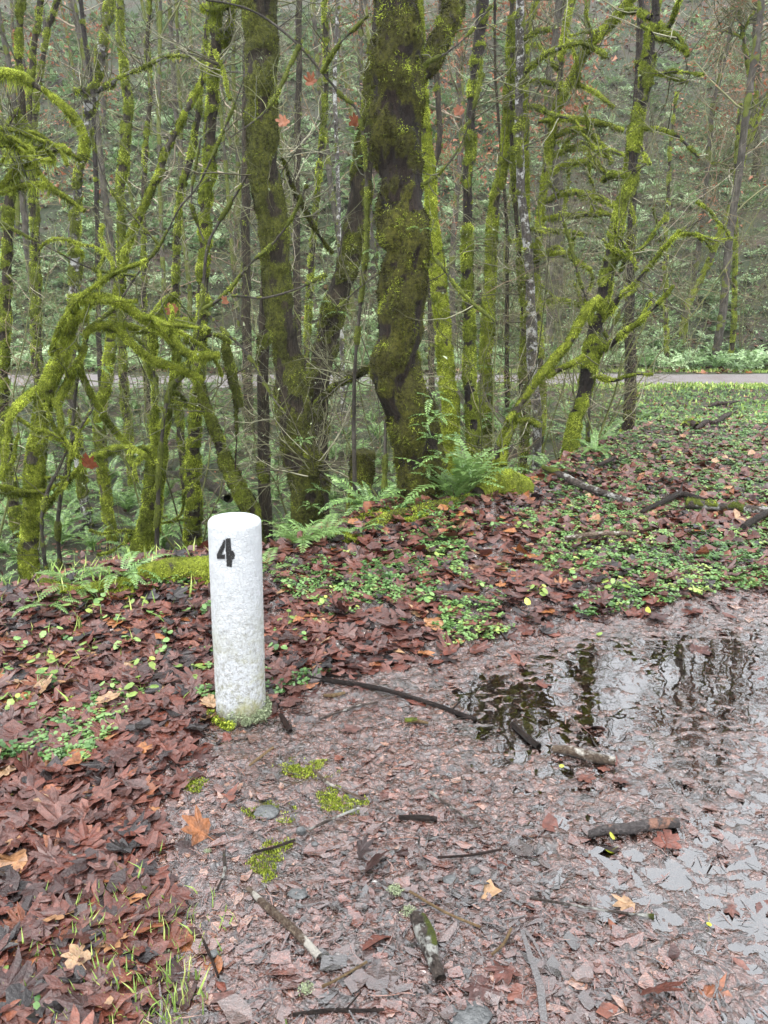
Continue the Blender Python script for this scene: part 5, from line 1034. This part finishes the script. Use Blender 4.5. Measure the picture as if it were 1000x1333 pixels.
    tw = [([(408, 1005), (430, 1025), (474, 1045)], 'peeled', 'pale curved twig on the mossy patch in mid path'), ([(560, 1034), (590, 1060), (625, 1085)], 'branch', 'thin pale twig slanting across the trodden leaves'), ([(570, 1123), (610, 1118), (652, 1111)], 'rot', 'thin reddish twig below the short black stick'), ([(533, 1167), (580, 1190), (625, 1212)], 'chip', 'thin straw-coloured twig above the thick mossy-edged stick'),
          ([(20, 1073), (70, 1105), (120, 1137)], 'branch', 'lichened twig slanting through the big leaves at the left'), ([(150, 1134), (190, 1165), (232, 1198)], 'chip', 'straight straw-coloured twig in the leaf heap'), ([(325, 1000), (340, 990), (356, 979)], 'chip', 'short straw-coloured twig right below the post'), ([(403, 1085), (435, 1070), (468, 1054)], 'branch', 'reddish brown twig beside the dark pebble'),
          ([(5, 1182), (60, 1180), (110, 1178)], 'branch', 'grey twig lying level in the big leaves at the left edge'), ([(292, 1112), (293, 1140), (283, 1162)], 'branch', 'small hooked twig left of the pale peeling stick'), ([(690, 1172), (760, 1185), (850, 1195)], 'branch', 'long hair-thin twig in the wet leaves at the right'), ([(265, 1230), (275, 1250), (285, 1275)], 'rot', 'thin red-brown twig right of the grass tufts'),
          ([(640, 1250), (655, 1235), (665, 1215)], 'chip', 'small forked straw-coloured twig right of the thick mossy-edged stick'), ([(100, 1309), (120, 1318), (138, 1333)], 'chip', 'bent straw-coloured stalk at the lower left corner'), ([(420, 1290), (445, 1275), (478, 1258)], 'chip', 'pale twig near the bottom left of the thick mossy-edged stick'), ([(330, 1115), (360, 1108), (385, 1100)], 'rot', 'brown twig under the dark pebble')]
    for pts, m, lab in tw: stick('twig', [(a, b_, 3.4) for a, b_ in pts], lab, m, 'twig', lump=.15, lift=2)
    def stone(a, b_, w_, h_, lab, z=.4):
        p = flat(a, b_); r = w_*.5*cdepth(p)/FPX; mb = MB(); bm_ = []; n = 14; th, ph = np.meshgrid(np.linspace(0, 2*math.pi, n, endpoint=False), np.linspace(-1.5707, 1.5707, 9), indexing='ij')
        V = np.stack([np.cos(th)*np.cos(ph), np.sin(th)*np.cos(ph)*.8, np.sin(ph)*z], -1); V = V*(1+.35*(fbm(V[..., 0]*2+a, V[..., 1]*2, V[..., 2]*2)-.5))[..., None]*r
        i = np.arange(n)[:, None]*9; i2 = ((np.arange(n)+1) % n)[:, None]*9; j = np.arange(8)[None]; mb.add(V.reshape(-1, 3), np.stack([i+j, i2+j, i2+j+1, i+j+1], -1).reshape(-1, 4))
        o = mb.build('pebble', MAT['stone']); o.location = (p[0], p[1], float(Hp(p[0], p[1]))+r*z*.35); tag(o, lab, 'pebble')
    stone(392, 1084, 14, 12, 'small dark wet pebble standing out above the mossy patch', .9); stone(347, 1057, 36, 14, 'flat grey stone sunk beside a patch of moss', .25); stone(388, 1163, 28, 12, 'flat grey-green stone right of the pale peeling stick top', .2)
    stone(410, 1100, 10, 8, 'tiny black pebble right of the small dark pebble', .7); stone(618, 1136, 16, 12, 'dark pebble under the thin reddish twig', .7); stone(587, 1145, 22, 12, 'flat dark stone left of the dark pebble', .4); stone(278, 1244, 16, 10, 'grey pebble in the mud right of the dark stub', .4); stone(230, 1175, 18, 10, 'grey-blue stone at the edge of the leaf heap', .3); stone(610, 1320, 60, 30, 'broad flat grey stone sunk at the bottom edge', .12); stone(252, 915, 26, 22, 'grey flat stone in the litter left of the post', .2)
    # single leaves
    def leaf(a, b_, s, mat, lab, lift=.02, tilt=.3, rnd=.6, z=None, kind=ML, name='leaf', rz=None):
        p = (flat(a, b_) if b_ > 780 else G(a, b_)) if z is None else P(a, b_, z); V, F = kind; V = V[int(rng.integers(0, len(V)))]*s*np.array([1, 1, .6])
        mb = MB(); mb.add(V, F, rnd); q = np.array([[-.02*s, 0, 0], [.02*s, 0, 0], [.02*s, -.9*s, .02], [-.02*s, -.9*s, .02]]); mb.add(q, np.array([[0, 1, 2, 3]]), rnd)
        o = mb.build(name, MAT[mat], smooth=False); zz = p[2] if z is not None else float(Hp(p[0], p[1]) if b_ > 780 else p[2])
        o.location = (p[0], p[1], zz+lift); o.rotation_euler = (tilt, rng.normal(0, .2), rng.uniform(0, 6.28) if rz is None else rz); tag(o, lab, 'leaf'); return o
    oval = (np.array([[[0, 0, .05], [-.5, 0, 0], [-.35, .5, .02], [0, .8, .05], [.35, .5, .02], [.5, 0, 0], [.3, -.5, 0], [-.3, -.5, 0]]]), np.stack([np.zeros(7, int), 1+np.arange(7), 1+(np.arange(7)+1) % 7], -1))
    leaf(797, 1092, .019, 'yellow', 'upper yellow-green leaf beside the orange-patched stick', .015, .5, 1, kind=oval); leaf(795, 1106, .020, 'yellow', 'lower yellow-green leaf beside the orange-patched stick', .012, .2, .5, kind=oval)
    leaf(923, 1204, .014, 'yellow', 'small yellow leaf alone in the wet leaves at the right', .012, .2, 1, kind=oval); leaf(686, 801, .032, 'yellow', 'yellow leaf standing at the rim of the puddle', .03, .7, 1, kind=oval); leaf(780, 826, .026, 'lime', 'flat green leaf at the far rim of the puddle', .01, .2, .5, kind=oval); leaf(731, 996, .014, 'yellow', 'tiny yellow leaf floating by the split stick', .01, .1, 1, kind=oval)
    leaf(843, 802, .03, 'yellow', 'yellow leaf at the puddle rim farther right', .02, .6, .8, kind=oval)
    leaf(405, 107, .062, 'redleaf', 'red withered leaf caught in twigs left of the thickest trunk', 0, 1.4, .3, z=5.6, rz=0); leaf(598, 146, .055, 'redleaf', 'rust-red withered leaf hanging right of the thickest trunk', 0, 1.4, .2, z=5.5, rz=0); leaf(117, 605, .11, 'redleaf', 'dark red withered leaf hanging on the bare mossy bough', 0, 1.3, 0, z=5.9, rz=2.9)
    leaf(462, 160, .09, 'redleaf', 'withered leaf bunch at the top of the dark leaning trunk', 0, 1.2, .1, z=7.6); leaf(370, 160, .07, 'redleaf', 'pale red leaf beside the patchy trunk', 0, 1.2, .6, z=6.1); leaf(293, 393, .06, 'redleaf', 'orange leaf by the fork of the thin dark sapling', 0, 1.2, .7, z=6.2); leaf(225, 405, .09, 'redleaf', 'orange brown leaf resting on the mossy stem left of the sapling', 0, 1, .6, z=6.9)
    leaf(262, 1090, .075, 'leaf', 'orange brown curled leaf standing up in the leaf heap', .03, .8, .88); leaf(105, 1268, .05, 'leaf', 'pale pink-brown leaf near the lower left grass', .03, .3, 1.0); leaf(250, 905, .07, 'leaf', 'grey skeletal leaf beside the post foot', .03, .4, .55)
    leaf(850, 1300, .07, 'leaf', 'curled brown leaf clump near the lower right', .03, .7, .3); leaf(868, 1098, .06, 'leaf', 'brown leaf under the orange-patched stick', .01, .15, .4)
    leaf(485, 1130, .06, 'leaf', 'dark crumpled leaf heap in the middle of the path', .03, .7, .1); leaf(470, 1118, .05, 'leaf', 'dark crumpled leaf behind the leaf heap in mid path', .03, .8, .05); leaf(115, 778, .06, 'lime', 'green leaf on the mossy bank edge at the left', .04, .4, .3)
    # lichen tufts
    for (a, b_, s, lab) in [(190, 1148, .02, 'pale lichen tuft in the leaf heap'), (160, 1155, .02, 'second pale lichen tuft left of the first in the leaf heap'), (215, 1252, .024, 'pale branching lichen tuft beside the dark stub'), (399, 1288, .022, 'white-green lichen tuft near the bottom'), (515, 1162, .025, 'greyish lichen crust left of the thin straw twig'), (532, 1190, .022, 'pale lichen crust above the thick mossy-edged stick'), (270, 1107, .012, 'tiny lichen tuft beside the curled orange leaf')]:
        p = flat(a, b_); n = 260; u = rng.normal(0, 1, (n, 3)); u /= np.linalg.norm(u, axis=1)[:, None]; u[:, 2] = np.abs(u[:, 2])*.6; u *= s*rng.uniform(.3, 1, (n, 1)); tri = u[:, None]+rng.normal(0, s*.09, (n, 3, 3))
        mb = MB(); mb.add(tri.reshape(-1, 3), np.arange(n*3).reshape(-1, 3), np.repeat(rng.uniform(0, 1, n), 3)); o = mb.build('lichen_tuft', MAT['lichen'], smooth=False); o.location = (p[0], p[1], float(Hp(p[0], p[1]))+.008); tag(o, lab, 'lichen')
    # moss cushions
    for (a, b_, s, lab) in [(90, 921, .045, 'domed moss cushion in the litter left of the post'), (385, 690, .05, 'moss cushion under the lacy ferns'), (905, 553, .05, 'yellow moss cushion on the leaf pile by the grass')]:
        p = G(a, b_); n = 2600; u = rng.normal(0, 1, (n, 3)); u /= np.linalg.norm(u, axis=1)[:, None]; u[:, 2] = np.abs(u[:, 2])*.7; c = u*s*(1+.25*(fbm(u[:, 0]*3, u[:, 1]*3, u[:, 2]*3)[:, None]-.5)); tri = c[:, None]+rng.normal(0, s*.09, (n, 3, 3))
        mb = MB(); mb.add(tri.reshape(-1, 3), np.arange(n*3).reshape(-1, 3), np.repeat(rng.uniform(0, 1, n), 3)); o = mb.build('moss_cushion', MAT['mossbright'], smooth=False); o.location = tuple(p); tag(o, lab, 'moss')
    # single broad-leaved plants on the near bank
    r_ = np.random.default_rng(77); pm_ = []
    for k in range(5):
        V, F = [], []; mb = MB()
        for q in range(8):
            a = r_.uniform(0, 6.28); d = r_.uniform(.3, 1.0); h = r_.uniform(.3, 1.0); c = np.array([math.cos(a)*d, math.sin(a)*d, h]); s = r_.uniform(.32, .55)
            lv = oval[0][0]*s*1.15; lv = lv+[0, s*.3, 0]; b_ = a-1.57+r_.normal(0, .3); R_ = Matrix.Rotation(b_, 3, 'Z') @ Matrix.Rotation(-.35+r_.normal(0, .2), 3, 'X'); lv = lv @ np.array(R_).T+c
            mb.add(lv, oval[1], r_.uniform(0, 1)); tubes(mb, np.array([[[0, 0, 0], [c[0]*.4, c[1]*.4, c[2]*.7], c]]), np.full((1, 3), .02), 3)
        pm_.append(mb)
    ob = [None]*5
    near = [(110, 800), (150, 812), (95, 835), (180, 790), (205, 810), (120, 850), (65, 830), (225, 830), (60, 865), (30, 850), (185, 905), (145, 900), (50, 905), (20, 920), (215, 855), (250, 885), (140, 948), (260, 800), (240, 775), (130, 790), (375, 812), (395, 830), (365, 850), (420, 790), (440, 775), (480, 755), (375, 770), (520, 745), (460, 800), (555, 790), (590, 800), (620, 770), (660, 745), (700, 775), (745, 760), (680, 690), (720, 730), (640, 690), (560, 730), (600, 720), (20, 1275), (60, 1290), (35, 1320), (190, 872), (5, 880), (80, 880), (165, 845), (765, 740), (800, 770), (850, 750)]
    for i, (a, b_) in enumerate(near):
        k = i % 5; p = G(a, b_)
        if ob[k] is None: o = pm_[k].build('leafy_plant', MAT['lime' if k in (0, 3) else 'green'], smooth=False); ob[k] = o
        else: o = ob[k].copy(); COL.objects.link(o)
        s = r_.uniform(.05, .085)*(.45 if b_ > 1200 else .8); o.scale = (s, s, s); o.location = (p[0], p[1], float(Hp(p[0], p[1]))); o.rotation_euler = (0, 0, r_.uniform(0, 6.28))
        zone = 'lower left corner' if b_ > 1200 else 'litter left of the white post' if a < 275 else 'leafy verge close right of the white post' if a < 500 else 'green verge behind the puddle'
        tag(o, ('yellow-green' if k in (0, 3) else 'mid-green')+' broad-leaved seedling in the '+zone, 'plant', 'seedlings on the near bank')
sticks()

def haze():
    import bmesh
    me = bpy.data.meshes.new('haze'); bm = bmesh.new(); bmesh.ops.create_cube(bm, size=1.0); bm.to_mesh(me); bm.free()
    o = bpy.data.objects.new('haze', me); COL.objects.link(o); o.scale = (330, 210, 90); o.location = (0, 70, 40.0)
    t = NT('woodland_haze'); v = t.n('ShaderNodeVolumePrincipled'); v.inputs['Density'].default_value = .0005; v.inputs['Color'].default_value = (.92, .95, .97, 1); v.inputs['Anisotropy'].default_value = .2
    t.l(v.outputs[0], t.out.inputs['Volume']); me.materials.append(t.m); o.display_type = 'WIRE'; tag(o, 'thin pale damp air between the trees', 'haze', kind='stuff')
haze()
